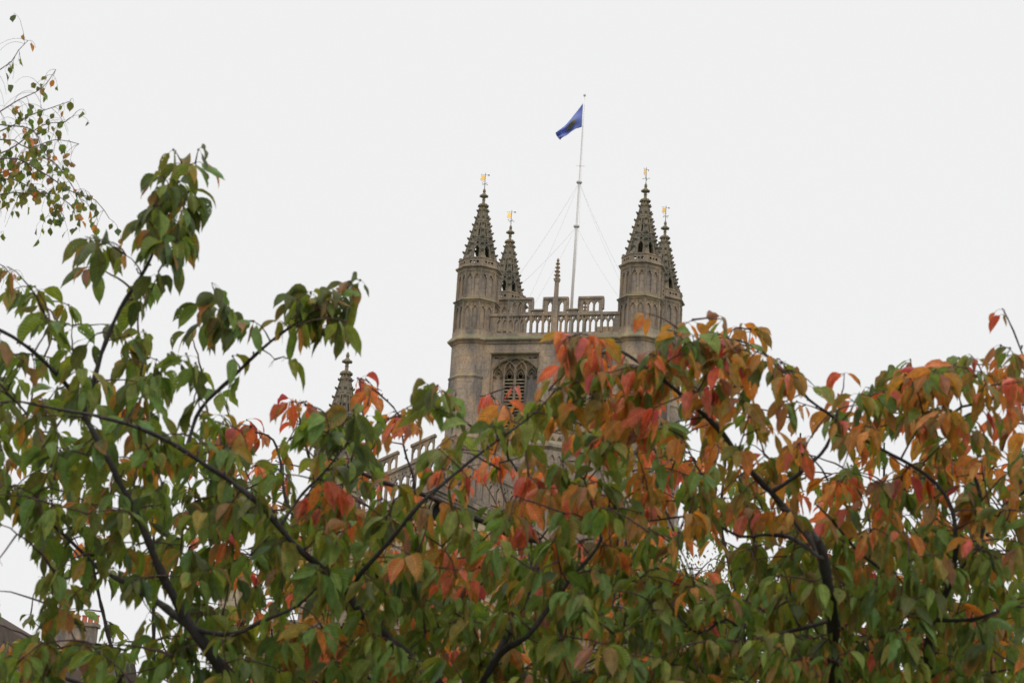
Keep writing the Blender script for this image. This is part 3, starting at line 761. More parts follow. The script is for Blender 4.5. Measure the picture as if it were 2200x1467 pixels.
# ------------------------------------------------------------------ foliage
def leaf_material(name, spec=.35):
    m, n, p, o = newmat(name)
    at_ = N(n, 'ShaderNodeAttribute'); at_.attribute_name = 'leafcol'
    uv = N(n, 'ShaderNodeUVMap'); uv.uv_map = 'UVMap'
    sp = N(n, 'ShaderNodeSeparateXYZ'); n.links.new(uv.outputs[0], sp.inputs[0])
    ab = N(n, 'ShaderNodeMath', operation='ABSOLUTE'); n.links.new(sp.outputs[0], ab.inputs[0])       # |u| from the midrib
    a = N(n, 'ShaderNodeMath', operation='MULTIPLY'); n.links.new(ab.outputs[0], a.inputs[0]); a.inputs[1].default_value = -.16
    b = N(n, 'ShaderNodeMath', operation='ADD'); n.links.new(sp.outputs[1], b.inputs[0]); n.links.new(a.outputs[0], b.inputs[1])
    c = N(n, 'ShaderNodeMath', operation='MULTIPLY'); n.links.new(b.outputs[0], c.inputs[0]); c.inputs[1].default_value = 11
    d = N(n, 'ShaderNodeMath', operation='PINGPONG'); n.links.new(c.outputs[0], d.inputs[0]); d.inputs[1].default_value = .5
    vein = ramp(n, d.outputs[0], [(.0, (.62, .62, .62)), (.14, (.96, .96, .96)), (.5, (1.16, 1.16, 1.16))])
    mid = ramp(n, ab.outputs[0], [(.03, (1.35, 1.35, 1.2)), (.09, (1, 1, 1))])
    col = mixc(n, 1.0, at_.outputs['Color'], vein, 'MULTIPLY'); col = mixc(n, 1.0, col, mid, 'MULTIPLY')
    g = N(n, 'ShaderNodeTexCoord'); mot = noise(n, g.outputs['Object'], 45, 3)
    col = mixc(n, .8, col, ramp(n, mot, [(.3, (.7, .7, .7)), (.7, (1.25, 1.22, 1.1))]), 'MULTIPLY')
    bl = ramp(n, noise(n, g.outputs['Object'], 22, 5, .7), [(.62, (0, 0, 0)), (.74, (.6, .6, .6))])          # brown blotches and scorched patches
    col = mixc(n, bl, col, (.20, .105, .05))
    yl = ramp(n, noise(n, g.outputs['Object'], 7, 3, .6), [(.46, (0, 0, 0)), (.66, (.5, .5, .5))]); col = mixc(n, yl, col, mixc(n, 1.0, col, (1.45, 1.12, .9), 'MULTIPLY'))
    n.links.new(col, p.inputs['Base Color']); p.inputs['Roughness'].default_value = .52; p.inputs['Specular IOR Level'].default_value = spec
    bump(n, p, d.outputs[0], .35, .004)
    tr = N(n, 'ShaderNodeBsdfTranslucent'); n.links.new(mixc(n, 1.0, col, (1.6, 1.45, .7), 'MULTIPLY'), tr.inputs[0])
    ms = N(n, 'ShaderNodeMixShader'); ms.inputs[0].default_value = .42
    n.links.new(p.outputs[0], ms.inputs[1]); n.links.new(tr.outputs[0], ms.inputs[2])
    vo = N(n, 'ShaderNodeTexVoronoi'); vo.inputs['Scale'].default_value = 120; n.links.new(g.outputs['Object'], vo.inputs['Vector'])   # holes eaten by insects
    nn = noise(n, g.outputs['Object'], 9, 1); a1 = ramp(n, nn, [(.63, (0, 0, 0)), (.68, (1, 1, 1))]); a2 = ramp(n, vo.outputs['Distance'], [(.24, (1, 1, 1)), (.26, (0, 0, 0))])
    hm = N(n, 'ShaderNodeMath', operation='MULTIPLY'); n.links.new(a1, hm.inputs[0]); n.links.new(a2, hm.inputs[1])
    tp = N(n, 'ShaderNodeBsdfTransparent'); m2 = N(n, 'ShaderNodeMixShader'); n.links.new(hm.outputs[0], m2.inputs[0])
    n.links.new(ms.outputs[0], m2.inputs[1]); n.links.new(tp.outputs[0], m2.inputs[2]); n.links.new(m2.outputs[0], o.inputs[0])
    return m
M_leaf = leaf_material('cherry_leaf', .25); M_birch = leaf_material('birch_leaf', .25)
def bark_mat(name, base, lich, amt):
    m, n, p, o = newmat(name)
    t = N(n, 'ShaderNodeTexCoord'); f = noise(n, t.outputs['Object'], 60, 6, .7); f2 = noise(n, t.outputs['Object'], 14, 6, .7)
    c = ramp(n, f, [(.3, tuple(q*.55 for q in base)), (.7, tuple(q*1.4 for q in base))])
    g = N(n, 'ShaderNodeNewGeometry'); sg = N(n, 'ShaderNodeSeparateXYZ'); n.links.new(g.outputs['Normal'], sg.inputs[0])
    mu = N(n, 'ShaderNodeMath', operation='MULTIPLY_ADD'); n.links.new(sg.outputs[2], mu.inputs[0]); mu.inputs[1].default_value = .14; n.links.new(f2, mu.inputs[2])
    c = mixc(n, ramp(n, mu.outputs[0], [(.58, (0, 0, 0)), (.74, (amt, amt, amt))]), c, lich)
    n.links.new(c, p.inputs['Base Color']); p.inputs['Roughness'].default_value = .75; bump(n, p, f, 1.0, .012)
    return m
M_bark = bark_mat('cherry_bark', (.024, .017, .014), (.11, .105, .078), .5)
M_twig = bark_mat('cherry_twig', (.075, .034, .027), (.13, .11, .09), .3)
M_birchbark = bark_mat('birch_twig', (.17, .13, .13), (.2, .19, .17), .4)

G_ = {'g': [(.150, .225, .050), (.125, .205, .048), (.182, .228, .050), (.136, .220, .068)],
      'd': [(.086, .118, .040), (.102, .122, .042), (.076, .118, .050)],
      'y': [(.20, .185, .045), (.25, .20, .05), (.165, .17, .045)],
      'o': [(.44, .205, .055), (.38, .20, .055), (.48, .205, .06), (.34, .21, .055)],
      'r': [(.54, .13, .085), (.50, .11, .09), (.58, .19, .09), (.56, .16, .11)],
      'p': [(.42, .075, .085), (.36, .06, .07)],
      'b': [(.25, .155, .075), (.20, .15, .065), (.26, .125, .08)]}
MIXES = {  # what each cluster colour is made of, leaf by leaf
    'g': 'ggggggggddgggy', 'd': 'dddggdddddgb', 'm': 'ggyboggbgg', 'o': 'oooyobroo', 'r': 'rrrrpob', 'b': 'bbdogdgp', 'y': 'yygo'}

class Leaves:
    """collects leaves, then builds them all as one mesh"""
    def __init__(s, seed): s.P = []; s.D = []; s.Nn = []; s.L = []; s.W = []; s.C = []; s.E = []; s.dr = []; s.r = random.Random(seed); s.pet = []
    def add(s, p, d, L, wr, kind, droop):
        r = s.r; k = r.choice(MIXES.get(kind, kind)); c = r.choice(G_[k]); j = r.uniform(.86, 1.15); j2 = r.uniform(.92, 1.1)
        c = (c[0]*j*j2, c[1]*j, c[2]*j)
        if r.random() < (.30 if k in 'gdy' else .6): e = r.choice(G_[r.choice('yyob') if k in 'gdyb' else r.choice('rybg') if k == 'o' else r.choice('obo')])
        else: e = c
        if k in 'gd' and r.random() < .35: e = c
        s.P.append(p); s.D.append(d); s.L.append(L); s.W.append(L*wr); s.C.append(c); s.E.append(e); s.dr.append(droop)
        a = r.uniform(0, 2*math.pi); s.Nn.append((math.cos(a), math.sin(a), r.uniform(-.3, .6)))
    def build(s, name, mat, parent, reject=None, nu=9, nv=5):
        P = np.array(s.P); D = np.array(s.D); D /= np.linalg.norm(D, axis=1)[:, None]; L = np.array(s.L); Wd = np.array(s.W)
        dr = np.array(s.dr); R = np.array(s.Nn); C = np.array(s.C); E = np.array(s.E)
        rg = np.random.default_rng(7)
        if reject is not None:
            mid = P + D*L[:, None]*.35 + np.array([0, 0, -1])*(L*.3)[:, None]
            keep = ~reject(mid)
            P, D, L, Wd, dr, R, C, E = [x[keep] for x in (P, D, L, Wd, dr, R, C, E)]
        n = len(P); down = np.array([0, 0, -1.])
        pos = np.zeros((n, nu, 3)); tan = np.zeros((n, nu, 3)); cur = P.copy()
        for i in range(nu):
            t = i/(nu-1); k = (dr*t**.8)[:, None]
            T = D*(1-k) + down*k; T /= np.linalg.norm(T, axis=1)[:, None]+1e-9
            if i: cur = cur + T*(L/(nu-1))[:, None]
            pos[:, i] = cur; tan[:, i] = T
        T0 = tan[:, nu//2]
        Wv = np.cross(T0, R); Wv /= np.linalg.norm(Wv, axis=1)[:, None]+1e-9
        tt = np.linspace(0, 1, nu); prof = np.sin(np.pi*np.clip(tt, 0, 1)**.78)**.85*(1-.18*tt); prof[0] = .05; prof[-1] = .0; prof[-2] *= .62
        us = np.linspace(-1, 1, nv)
        fold = rg.uniform(.0, .75, n); curl = rg.normal(-.1, .32, n); wav = rg.uniform(0, 6.28, n); tw = rg.uniform(-.5, .5, n)
        V = np.zeros((n, nu, nv, 3))
        bite = np.where(rg.random((n, nu, 2)) < .07, rg.uniform(.25, .9, (n, nu, 2)), rg.uniform(.93, 1.04, (n, nu, 2)))
        for i in range(nu):
            Nm = np.cross(Wv, tan[:, i]); Nm /= np.linalg.norm(Nm, axis=1)[:, None]+1e-9
            ang = tw*(tt[i]-.3); Wi = Wv*np.cos(ang)[:, None] + Nm*np.sin(ang)[:, None]; Ni = np.cross(Wi, tan[:, i])
            for j, u in enumerate(us):
                h = Wd/2*prof[i]
                off = np.abs(u)*fold*h + curl*h*u*u + np.sin(wav+tt[i]*11+u*2)*h*.10*abs(u)
                bt = bite[:, i, int(u > 0)] if abs(u) > .9 else 1.0
                V[:, i, j] = pos[:, i] + Wi*(u*h*bt)[:, None] + Ni*off[:, None]
        edge = (np.abs(us)[None, :]**1.5*.6 + tt[:, None]**2*.6).clip(0, 1)
        ph = rg.uniform(.2, 1.2, n)
        k = (edge[None]*ph[:, None, None]).clip(0, 1)[..., None]
        col = C[:, None, None, :]*(1-k) + E[:, None, None, :]*k
        vid = np.arange(n*nu*nv).reshape(n, nu, nv)
        F = np.stack([vid[:, :-1, :-1], vid[:, 1:, :-1], vid[:, 1:, 1:], vid[:, :-1, 1:]], -1).reshape(-1, 4)
        me = bpy.data.meshes.new(name); me.vertices.add(n*nu*nv); me.vertices.foreach_set('co', V.reshape(-1).astype(np.float32))
        me.loops.add(F.size); me.loops.foreach_set('vertex_index', F.reshape(-1).astype(np.int32))
        me.polygons.add(len(F)); me.polygons.foreach_set('loop_start', np.arange(0, F.size, 4, dtype=np.int32)); me.polygons.foreach_set('use_smooth', np.ones(len(F), bool))
        me.update(calc_edges=True); me.materials.append(mat)
        ca = me.color_attributes.new('leafcol', 'FLOAT_COLOR', 'POINT')
        cc = np.ones((n*nu*nv, 4), np.float32); cc[:, :3] = col.reshape(-1, 3); ca.data.foreach_set('color', cc.reshape(-1))
        UV = np.zeros((n, nu, nv, 2)); UV[..., 0] = us[None, None, :]; UV[..., 1] = tt[None, :, None]
        ul = me.uv_layers.new(name='UVMap'); ul.data.foreach_set('uv', UV.reshape(-1, 2)[F.reshape(-1)].reshape(-1).astype(np.float32))
        o = bpy.data.objects.new(name, me); COL.objects.link(o); o.parent = parent
        return o

def resample(pts, step):
    out = [pts[0]]
    # Catmull-Rom through the given points
    P = [pts[0]]+list(pts)+[pts[-1]]
    for i in range(1, len(P)-2):
        a, b, c, d = P[i-1], P[i], P[i+1], P[i+2]; k = max(1, int((c[0]-b[0]).length/step))
        for q in range(1, k+1):
            t = q/k
            v = .5*((2*b[0])+(c[0]-a[0])*t+(2*a[0]-5*b[0]+4*c[0]-d[0])*t*t+(3*b[0]-a[0]-3*c[0]+d[0])*t**3)
            out.append((v, b[1]+(c[1]-b[1])*t))
    return out

class Tree:
    def __init__(s, name, base, label, seed, group='cherry trees in autumn leaf'):
        s.e = empty(name, base); tag(s.e, label, 'tree', group); s.base = Vector(base)
        s.r = random.Random(seed); s.nodes = []; s.leaves = Leaves(seed); s.tw = MB()
    def limb(s, pts, part='branch'):
        """pts: (px, py, Y, radius in px) traced limb, or (Vector, radius m)"""
        Q = []
        for p in pts:
            if isinstance(p[0], Vector): Q.append((p[0], p[1]))
            else: Q.append((at(p[0], p[1], p[2]), p[3]*.62*p[2]*1.045/FPX))
        R = resample(Q, .035)
        m = MB(); jit = s.r
        path = []
        for i, (v, r) in enumerate(R):
            knob = 1+.14*math.sin(i*1.7+jit.random())*(.5+jit.random())
            path.append((v+Vector((jit.uniform(-1, 1), jit.uniform(-1, 1), jit.uniform(-1, 1)))*r*.12, r*knob))
        m.tube([p-s.base for p, _ in path], [r for _, r in path], 9)
        o = m.build(part, M_bark, s.e)
        for i in range(3, len(path)-1):                  # spurs, buds and old scars along the limb
            if jit.random() < .55 and path[i][1] < .03:
                p, r = path[i]; d = (path[i+1][0]-p).normalized(); q = Vector((jit.uniform(-1, 1), jit.uniform(-1, 1), jit.uniform(-.6, 1))); q = (q-d*q.dot(d)).normalized()
                ln = r+jit.uniform(.004, .022); a = p-s.base; b = a+q*ln+d*ln*.4
                s.tw.tube([a, a+q*ln*.6, b], [.0035+r*.15, .003, .0026], 5); s.tw.lump(tuple(b), .0042, 1, 1, 1.2, jit)
        for p, r in path: s.nodes.append((p.x, p.y, p.z))
        return o
    def grow(s, clusters):
        """clusters: list of (Vector, n leaves, kind, leaf length m); nearest first, each joined by a twig"""
        ND = np.zeros((len(s.nodes)+len(clusters)*14, 3)); n = len(s.nodes); ND[:n] = s.nodes
        C = np.array([tuple(c[0]) for c in clusters])
        dmin = np.array([np.min(np.linalg.norm(ND[:n]-c, axis=1)) for c in C])
        for ci in np.argsort(dmin):
            c, nl, kind, LL = clusters[ci]; cv = np.array(tuple(c))
            dd = np.linalg.norm(ND[:n]-cv, axis=1) + .45*np.maximum(0, ND[:n, 2]-cv[2]+.02)
            q = int(np.argmin(dd)); A = Vector(ND[q]); dist = (c-A).length
            out = (c-A); side = Vector((s.r.uniform(-1, 1), s.r.uniform(-1, 1), s.r.uniform(-.2, .9)))*dist*.16
            mid = A.lerp(c, .5)+side + Vector((0, 0, .03*dist))
            k = max(3, min(10, int(dist/.035)))
            pts = []
            for i in range(k+1):
                t = i/k; v = A*(1-t)**2+mid*2*t*(1-t)+c*t*t
                if 0 < i < k: v = v+Vector((s.r.uniform(-1, 1), s.r.uniform(-1, 1), s.r.uniform(-1, 1)))*.0035
                pts.append(v)
            r0 = min(.0062, .0024+.011*dist); s.tw.tube([p-s.base for p in pts], [r0+(.0016-r0)*i/k for i in range(k+1)], 5)
            for p in pts[1:]:
                if n < len(ND): ND[n] = p; n += 1
            d0 = (pts[-1]-pts[-2]).normalized()
            for i in range(nl):
                along = s.r.random()**1.6; b = pts[-1].lerp(pts[max(0, k-2 if k > 3 else k-1)], along*min(1, .09/max(dist, .01)) if nl > 2 else 0)
                a = s.r.uniform(0, 2*math.pi)
                dv = Vector((math.cos(a)*.8, math.sin(a)*.8, s.r.uniform(-.7, .35))) + d0*.35
                dv.normalize(); pl = s.r.uniform(.012, .032)
                e = b+dv*pl+Vector((0, 0, -pl*.3))
                s.tw.tube([b-s.base, (b+dv*pl*.55)-s.base, e-s.base], [.0011, .0009, .0009], 3)
                L = LL*s.r.uniform(.72, 1.18)*(1 if s.r.random() > .12 else .6)
                s.leaves.add(tuple(e-s.base), tuple(dv+Vector((-.12, 0, -.45))), L, s.r.uniform(.34, .50), kind, s.r.choice((s.r.uniform(.75, 1.05), s.r.uniform(.75, 1.05), s.r.uniform(.35, .8))))
            if s.r.random() < .6: s.tw.lump(tuple(pts[-1]-s.base), .0045, 1, 1, 1.3, s.r)
    def finish(s, reject=None):
        s.tw.build('twigs', M_twig, s.e)
        b = np.array(tuple(s.base))
        s.leaves.build('crown', M_leaf, s.e, (lambda P: reject(P+b)) if reject else None)

# openings seen between the leaves (places where this year's growth left the crown open)
GAPS = [(731, 818, 34, 62), (25, 1235, 58, 92), (255, 1318, 62, 34), (432, 1362, 12, 28), (437, 1425, 16, 26), (862, 1000, 44, 56), (940, 1092, 22, 26), (650, 1048, 30, 38),
        (1492, 960, 22, 34), (1462, 1105, 12, 34), (1765, 1015, 26, 34), (1742, 1072, 16, 18), (1935, 968, 30, 22), (2095, 905, 26, 18),
        (1500, 1215, 46, 34), (560, 830, 50, 70), (840, 850, 38, 26), (565, 640, 44, 50), (350, 700, 34, 60), (1130, 800, 40, 34), (1010, 860, 20, 40),
        (1045, 800, 30, 30), (595, 915, 18, 22), (1080, 1068, 26, 26), (640, 1352, 26, 14), (830, 1130, 0, 0), (1585, 935, 16, 22), (1905, 965, 18, 20), (430, 790, 0, 0),
        (885, 965, 34, 26), (130, 1408, 10, 10), (62, 1372, 18, 14), (25, 1345, 28, 16), (160, 1320, 46, 12), (350, 900, 0, 0), (1690, 930, 10, 16), (95, 750, 16, 26), (355, 935, 0, 0),
        (1040, 1060, 22, 22), (950, 1060, 30, 18), (1210, 945, 30, 16)]
GAPS = [g for g in GAPS if g[2] > 0]
def in_gap(P, k=1.0):
    x, y = proj(P); r = np.zeros(len(x), bool)
    for gx, gy, a, b in GAPS: r |= ((x-gx)/(a*k))**2+((y-gy)/(b*k))**2 < 1
    return r
DENS = ["4313000000000000000000", "6653000000000033100000", "6765310201205788644776", "8888634635456787648887",
        "8688867766566787678899", "6688888888767878789999", "3668888999878998899999", "3535677899989999999999",
        "7866777899999999999999", "7777777888888888888888"]
def kind_at(x, y, r):
    q = r.random()
    if x < 880:
        if y > 1380: return 'm' if q < .3 else 'g'
        return 'd' if q < .20 else 'g' if q < .80 else 'm' if q < .95 else 'o' if q < .992 else 'r'
    if x < 1300:
        if y < 820: return 'r' if q < .75 else 'o'
        if y < 1200: return 'g' if q < .42 else 'm' if q < .54 else 'o' if q < .82 else 'r'
        return 'g' if q < .78 else 'm' if q < .93 else 'o'
    if y < 900: return 'b' if q < .26 else 'o' if q < .68 else 'r' if q < .90 else 'm'
    if y < 1150: return 'o' if q < .54 else 'r' if q < .58 else 'b' if q < .66 else 'm' if q < .84 else 'g'
    return 'g' if q < .52 else 'm' if q < .80 else 'o' if q < .93 else 'd'
def fill(tree, x0, x1, Y0, Y1, per, LL, ytop=600, kinds=None, shift=28, r=None):
    r = r or random.Random(11); cl = []
    for row, line in enumerate(DENS):
        for c, ch in enumerate(line):
            D = int(ch)/9; yy = 600+100*row
            if D == 0 or yy+50 < ytop: continue
            n = D**1.25*per; n = int(n)+(r.random() < n-int(n))
            for _ in range(n):
                x = c*100+r.uniform(-15, 115); y = yy+r.uniform(0, 100)-shift
                if not (x0+r.uniform(-60, 60) <= x <= x1+r.uniform(-60, 60)): continue
                Y = r.uniform(Y0, Y1); P = at(x, y, Y)
                if in_gap(np.array([tuple(at(x, y+30, Y))]), 1.0)[0]: continue
                cl.append((P, r.choice((4, 5, 6, 7)), kinds(x, y, r) if kinds else kind_at(x, y, r), LL))
    # growth just past the sides of the view
    return cl
def margin(x0, x1, y0, y1, n, Y0, Y1, LL, kf, r):
    return [(at(r.uniform(x0, x1), r.uniform(y0, y1), r.uniform(Y0, Y1)), 6, kf(r), LL) for _ in range(n)]
def spray(spec, Y, r, LL):
    out = []
    for x, y, n, k in spec: n = n if n < 3 else int(n*1.35); out.append((at(x, y, Y+r.uniform(-.18, .18)), n, k, LL))
    return out

# --- front left cherry
ra = random.Random(21)
base = at(690, 1467, 8.3); base.z = 0
TA = Tree('cherry_tree', tuple(base), 'green leaved cherry tree with dark forking limbs, nearest on the left', 101)
fork = at(640, 1720, 8.3); 
TA.limb([(base, .13), (Vector((base.x+.02, 8.3, .7)), .105), (fork, .085)], 'trunk')
TA.limb([(fork, .07), (at(545, 1560, 8.2), .055), (500, 1467, 8.1, 24), (440, 1385, 8.0, 20), (398, 1325, 8.0, 18), (352, 1240, 7.95, 15), (320, 1165, 7.9, 12.5), (292, 1100, 7.9, 11), (262, 1045, 7.9, 10), (225, 970, 7.95, 11), (180, 882, 8.0, 10), (200, 822, 8.0, 9), (218, 760, 8.0, 8), (245, 690, 8.0, 7.5), (272, 640, 8.0, 7), (305, 590, 8.0, 6), (328, 545, 8.0, 5), (350, 480, 8.0, 4), (370, 415, 8.0, 3.2), (390, 350, 8.0, 2.6)])
TA.limb([(180, 882, 8.0, 9), (150, 835, 7.9, 8), (88, 770, 7.8, 7), (28, 724, 7.7, 6), (-60, 680, 7.6, 4)])
TA.limb([(415, 1350, 8.0, 15), (345, 1298, 8.1, 12), (285, 1258, 8.2, 10), (215, 1222, 8.3, 8), (160, 1170, 8.3, 6.5), (110, 1125, 8.3, 5), (20, 1070, 8.2, 4), (-60, 990, 8.2, 3)])
TA.limb([(fork, .06), (at(830, 1600, 8.3), .042), (938, 1467, 8.2, 17), (890, 1420, 8.2, 16), (830, 1368, 8.2, 16), (772, 1315, 8.1, 14), (748, 1272, 8.1, 13), (710, 1235, 8.0, 12), (650, 1186, 7.9, 11), (600, 1132, 7.85, 10), (558, 1084, 7.8, 10), (500, 1036, 7.8, 9), (440, 998, 7.75, 8.5), (380, 958, 7.7, 8), (300, 920, 7.6, 7), (200, 892, 7.6, 6), (130, 880, 7.6, 5), (60, 866, 7.6, 4)])
TA.limb([(400, 966, 7.9, 7), (430, 880, 8.0, 6.5), (500, 810, 8.0, 6.5), (562, 750, 8.0, 6), (620, 705, 8.0, 4.5), (690, 660, 8.0, 3.5), (755, 612, 8.0, 2.5)])
TA.limb([(755, 1280, 8.1, 9), (770, 1238, 8.0, 8), (835, 1165, 7.9, 7.5), (900, 1085, 7.8, 7), (960, 1032, 7.8, 6), (1030, 975, 7.8, 5), (1085, 935, 7.8, 4), (1150, 885, 7.8, 3), (1200, 832, 7.8, 2.2)])
TA.limb([(fork, .05), (at(960, 1590, 8.4), .034), (1030, 1475, 8.3, 12), (1080, 1400, 8.2, 11), (1130, 1368, 8.1, 9), (1180, 1305, 8.1, 8), (1235, 1232, 8.1, 6.5), (1290, 1160, 8.1, 5), (1270, 1080, 8.1, 4), (1255, 1030, 8.1, 3)])
TA.limb([(1005, 1530, 8.4, 12), (1120, 1300, 8.8, 12), (1165, 1175, 9.0, 11), (1105, 1152, 9.1, 11), (1040, 1122, 9.1, 11), (985, 1098, 9.1, 10), (920, 1066, 9.1, 9), (830, 1038, 9.1, 8), (760, 1008, 9.1, 6.5), (705, 984, 9.1, 5)])
TA.limb([(418, 1352, 8.0, 9), (500, 1362, 7.9, 8), (560, 1335, 7.9, 7), (640, 1300, 7.9, 5), (700, 1240, 7.9, 4)])
TA.limb([(600, 1132, 7.85, 6), (650, 1060, 7.9, 5), (700, 1010, 7.9, 3.5), (760, 930, 7.9, 2.5)])
cl = fill(TA, -100, 1270, 7.75, 9.4, 11.0, .118, r=ra)
cl += margin(-330, 0, 660, 1500, 60, 7.4, 8.8, .12, lambda r: r.choice('gdgm'), ra)
cl += spray([(372, 322, 2, 'd'), (392, 345, 5, 'd'), (426, 322, 2, 'd'), (352, 398, 5, 'd'), (384, 388, 6, 'd'), (405, 412, 6, 'd'), (345, 442, 5, 'd'), (308, 458, 4, 'd'), (332, 492, 5, 'm'),
             (372, 470, 6, 'd'), (402, 488, 5, 'm'), (350, 520, 6, 'd'), (374, 545, 5, 'd'), (182, 508, 3, 'd'), (205, 516, 5, 'd'), (232, 520, 4, 'd'), (270, 548, 2, 'm'),
             (340, 585, 3, 'd'), (310, 640, 3, 'd'), (420, 350, 3, 'm'), (395, 440, 4, 'd')], 8.0, ra, .134)
cl += spray([(455, 607, 2, 'd'), (468, 636, 4, 'd'), (488, 660, 5, 'd'), (500, 700, 5, 'd'), (434, 652, 3, 'd'), (450, 690, 4, 'd'), (640, 640, 5, 'd'), (668, 628, 5, 'd'), (690, 640, 6, 'd'), (705, 655, 6, 'd'),
             (722, 632, 5, 'd'), (748, 606, 3, 'd'), (774, 602, 3, 'd'), (742, 690, 4, 'm'), (664, 668, 5, 'g'), (606, 690, 3, 'y'), (620, 770, 3, 'g'), (500, 765, 2, 'g'), (520, 790, 2, 'g'), (590, 772, 2, 'g'),
             (640, 700, 4, 'm'), (700, 700, 6, 'd'), (760, 640, 4, 'd'), (545, 690, 3, 'm'), (400, 760, 3, 'g'), (382, 770, 3, 'd'), (340, 800, 5, 'g'), (300, 820, 5, 'd'), (420, 780, 3, 'g')], 8.0, ra, .124)
cl += spray([(918, 824, 4, 'g'), (940, 828, 4, 'd'), (958, 850, 4, 'g'), (980, 842, 1, 'g'), (925, 870, 5, 'g'), (975, 880, 3, 'g'), (1012, 915, 3, 'g'), (1195, 820, 3, 'y'), (1180, 838, 4, 'g'), (1160, 860, 5, 'g'), (1135, 885, 4, 'g'),
             (1100, 905, 4, 'm'), (1205, 835, 4, 'y'), (1060, 915, 4, 'g'), (700, 890, 4, 'g'), (740, 905, 5, 'd'), (760, 880, 5, 'd'), (660, 925, 4, 'g'), (790, 870, 2, 'g'), (705, 930, 5, 'd'), (750, 950, 6, 'd')], 7.9, ra, .122)
cl += spray([(690, 1030, 5, 'r'), (715, 1050, 4, 'r'), (665, 1062, 5, 'r'), (640, 1352, 6, 'r'), (672, 1372, 6, 'r'), (705, 1366, 6, 'r'), (650, 1400, 5, 'r'), (190, 1078, 5, 'r'), (215, 1090, 5, 'o'), (1135, 1020, 6, 'r'), (1160, 1050, 6, 'o'),
             (1105, 1075, 5, 'r'), (1240, 1060, 5, 'o'), (760, 1095, 5, 'o'), (735, 1105, 5, 'o'), (455, 1130, 5, 'r'), (480, 1160, 5, 'r'), (985, 1225, 6, 'r'), (1010, 1250, 6, 'r'), (960, 1255, 5, 'r'), (505, 920, 4, 'r'), (540, 915, 4, 'r'), (625, 862, 4, 'r'), (655, 870, 3, 'r'), (860, 895, 4, 'r'), (800, 835, 4, 'r')], 8.25, ra, .105)
cl += spray([(360, 410, 5, 'g'), (390, 455, 5, 'd'), (355, 460, 5, 'd'), (385, 510, 5, 'g'), (350, 380, 4, 'd'), (680, 655, 5, 'd'), (655, 650, 5, 'g'), (715, 640, 5, 'd'), (480, 680, 5, 'd'), (460, 660, 4, 'g'), (215, 525, 4, 'd'), (725, 670, 4, 'g')], 8.05, ra, .124)
TA.grow(cl); TA.finish(in_gap)

# --- front right cherry, turning orange
rb = random.Random(33)
base = at(1850, 1467, 8.6); base.z = 0
TB = Tree('cherry_tree', tuple(base), 'cherry tree with orange and olive leaves filling the right of the view', 202)
fork = at(1835, 1700, 8.6)
TB.limb([(base, .14), (Vector((base.x-.02, 8.6, .8)), .115), (fork, .09)], 'trunk')
TB.limb([(fork, .06), (at(1800, 1560, 8.5), .045), (1792, 1450, 8.2, 20), (1790, 1345, 8.0, 20), (1779, 1260, 7.85, 20), (1768, 1190, 7.75, 19), (1760, 1165, 7.72, 13), (1745, 1140, 7.72, 5)])
TB.limb([(1770, 1215, 7.78, 10), (1745, 1162, 7.9, 13), (1700, 1108, 8.1, 13), (1655, 1056, 8.1, 11), (1600, 998, 8.0, 10), (1552, 930, 8.0, 9), (1500, 880, 7.95, 8), (1440, 828, 7.9, 7), (1390, 790, 7.9, 6), (1330, 752, 7.9, 4.5), (1270, 728, 7.9, 3), (1215, 722, 7.9, 2)])
TB.limb([(1655, 1058, 8.1, 8), (1720, 1015, 8.1, 7), (1776, 958, 8.1, 5.5), (1800, 880, 8.1, 4)])
TB.limb([(1766, 1200, 7.72, 8), (1700, 1155, 8.2, 8), (1640, 1148, 8.2, 6), (1590, 1152, 8.2, 5), (1500, 1110, 8.2, 4), (1400, 1118, 8.2, 3), (1330, 1125, 8.2, 2.5)])
TB.limb([(fork, .065), (at(1960, 1580, 8.5), .045), (1994, 1467, 8.4, 17), (1994, 1400, 8.3, 15), (2004, 1330, 8.2, 12), (2040, 1255, 8.1, 11), (2054, 1160, 8.0, 9), (2040, 1080, 8.0, 7), (1990, 1020, 8.0, 6), (1900, 968, 8.0, 5.5), (1850, 940, 8.0, 5), (1780, 888, 8.0, 5), (1738, 858, 8.0, 5), (1695, 808, 8.0, 4.5), (1650, 765, 8.0, 4), (1590, 732, 8.0, 3), (1540, 725, 8.0, 2)])
TB.limb([(2046, 1240, 8.1, 8), (2110, 1150, 8.2, 7), (2100, 1040, 8.2, 6), (2060, 960, 8.2, 6), (2050, 885, 8.2, 5), (2120, 860, 8.2, 5), (2200, 818, 8.2, 5), (2260, 780, 8.2, 3)])
TB.limb([(2120, 1150, 8.2, 6), (2230, 960, 8.3, 5), (2225, 830, 8.3, 4), (2200, 770, 8.2, 3.6), (2178, 712, 8.2, 3), (2158, 670, 8.2, 2.4)])
TB.limb([(1994, 1440, 8.3, 9), (1950, 1408, 8.2, 7), (1870, 1398, 8.2, 6), (1790, 1330, 8.1, 3)])
TB.limb([(1790, 1330, 8.3, 8), (1720, 1350, 8.2, 7), (1620, 1370, 8.2, 6), (1560, 1330, 8.1, 5), (1500, 1360, 8.1, 4), (1440, 1300, 8.1, 3)])
TB.limb([(2004, 1330, 8.2, 8), (2090, 1330, 8.1, 6), (2180, 1300, 8.0, 5)])
TB.limb([(1890, 1220, 8.0, 5), (1840, 1180, 7.95, 5), (1790, 1120, 7.9, 4), (1750, 1080, 7.9, 3)])
cl = fill(TB, 1255, 2260, 7.75, 9.5, 14.0, .106, r=rb)
cl += margin(2200, 2480, 780, 1500, 45, 7.4, 8.8, .12, lambda r: r.choice('gmob'), rb)
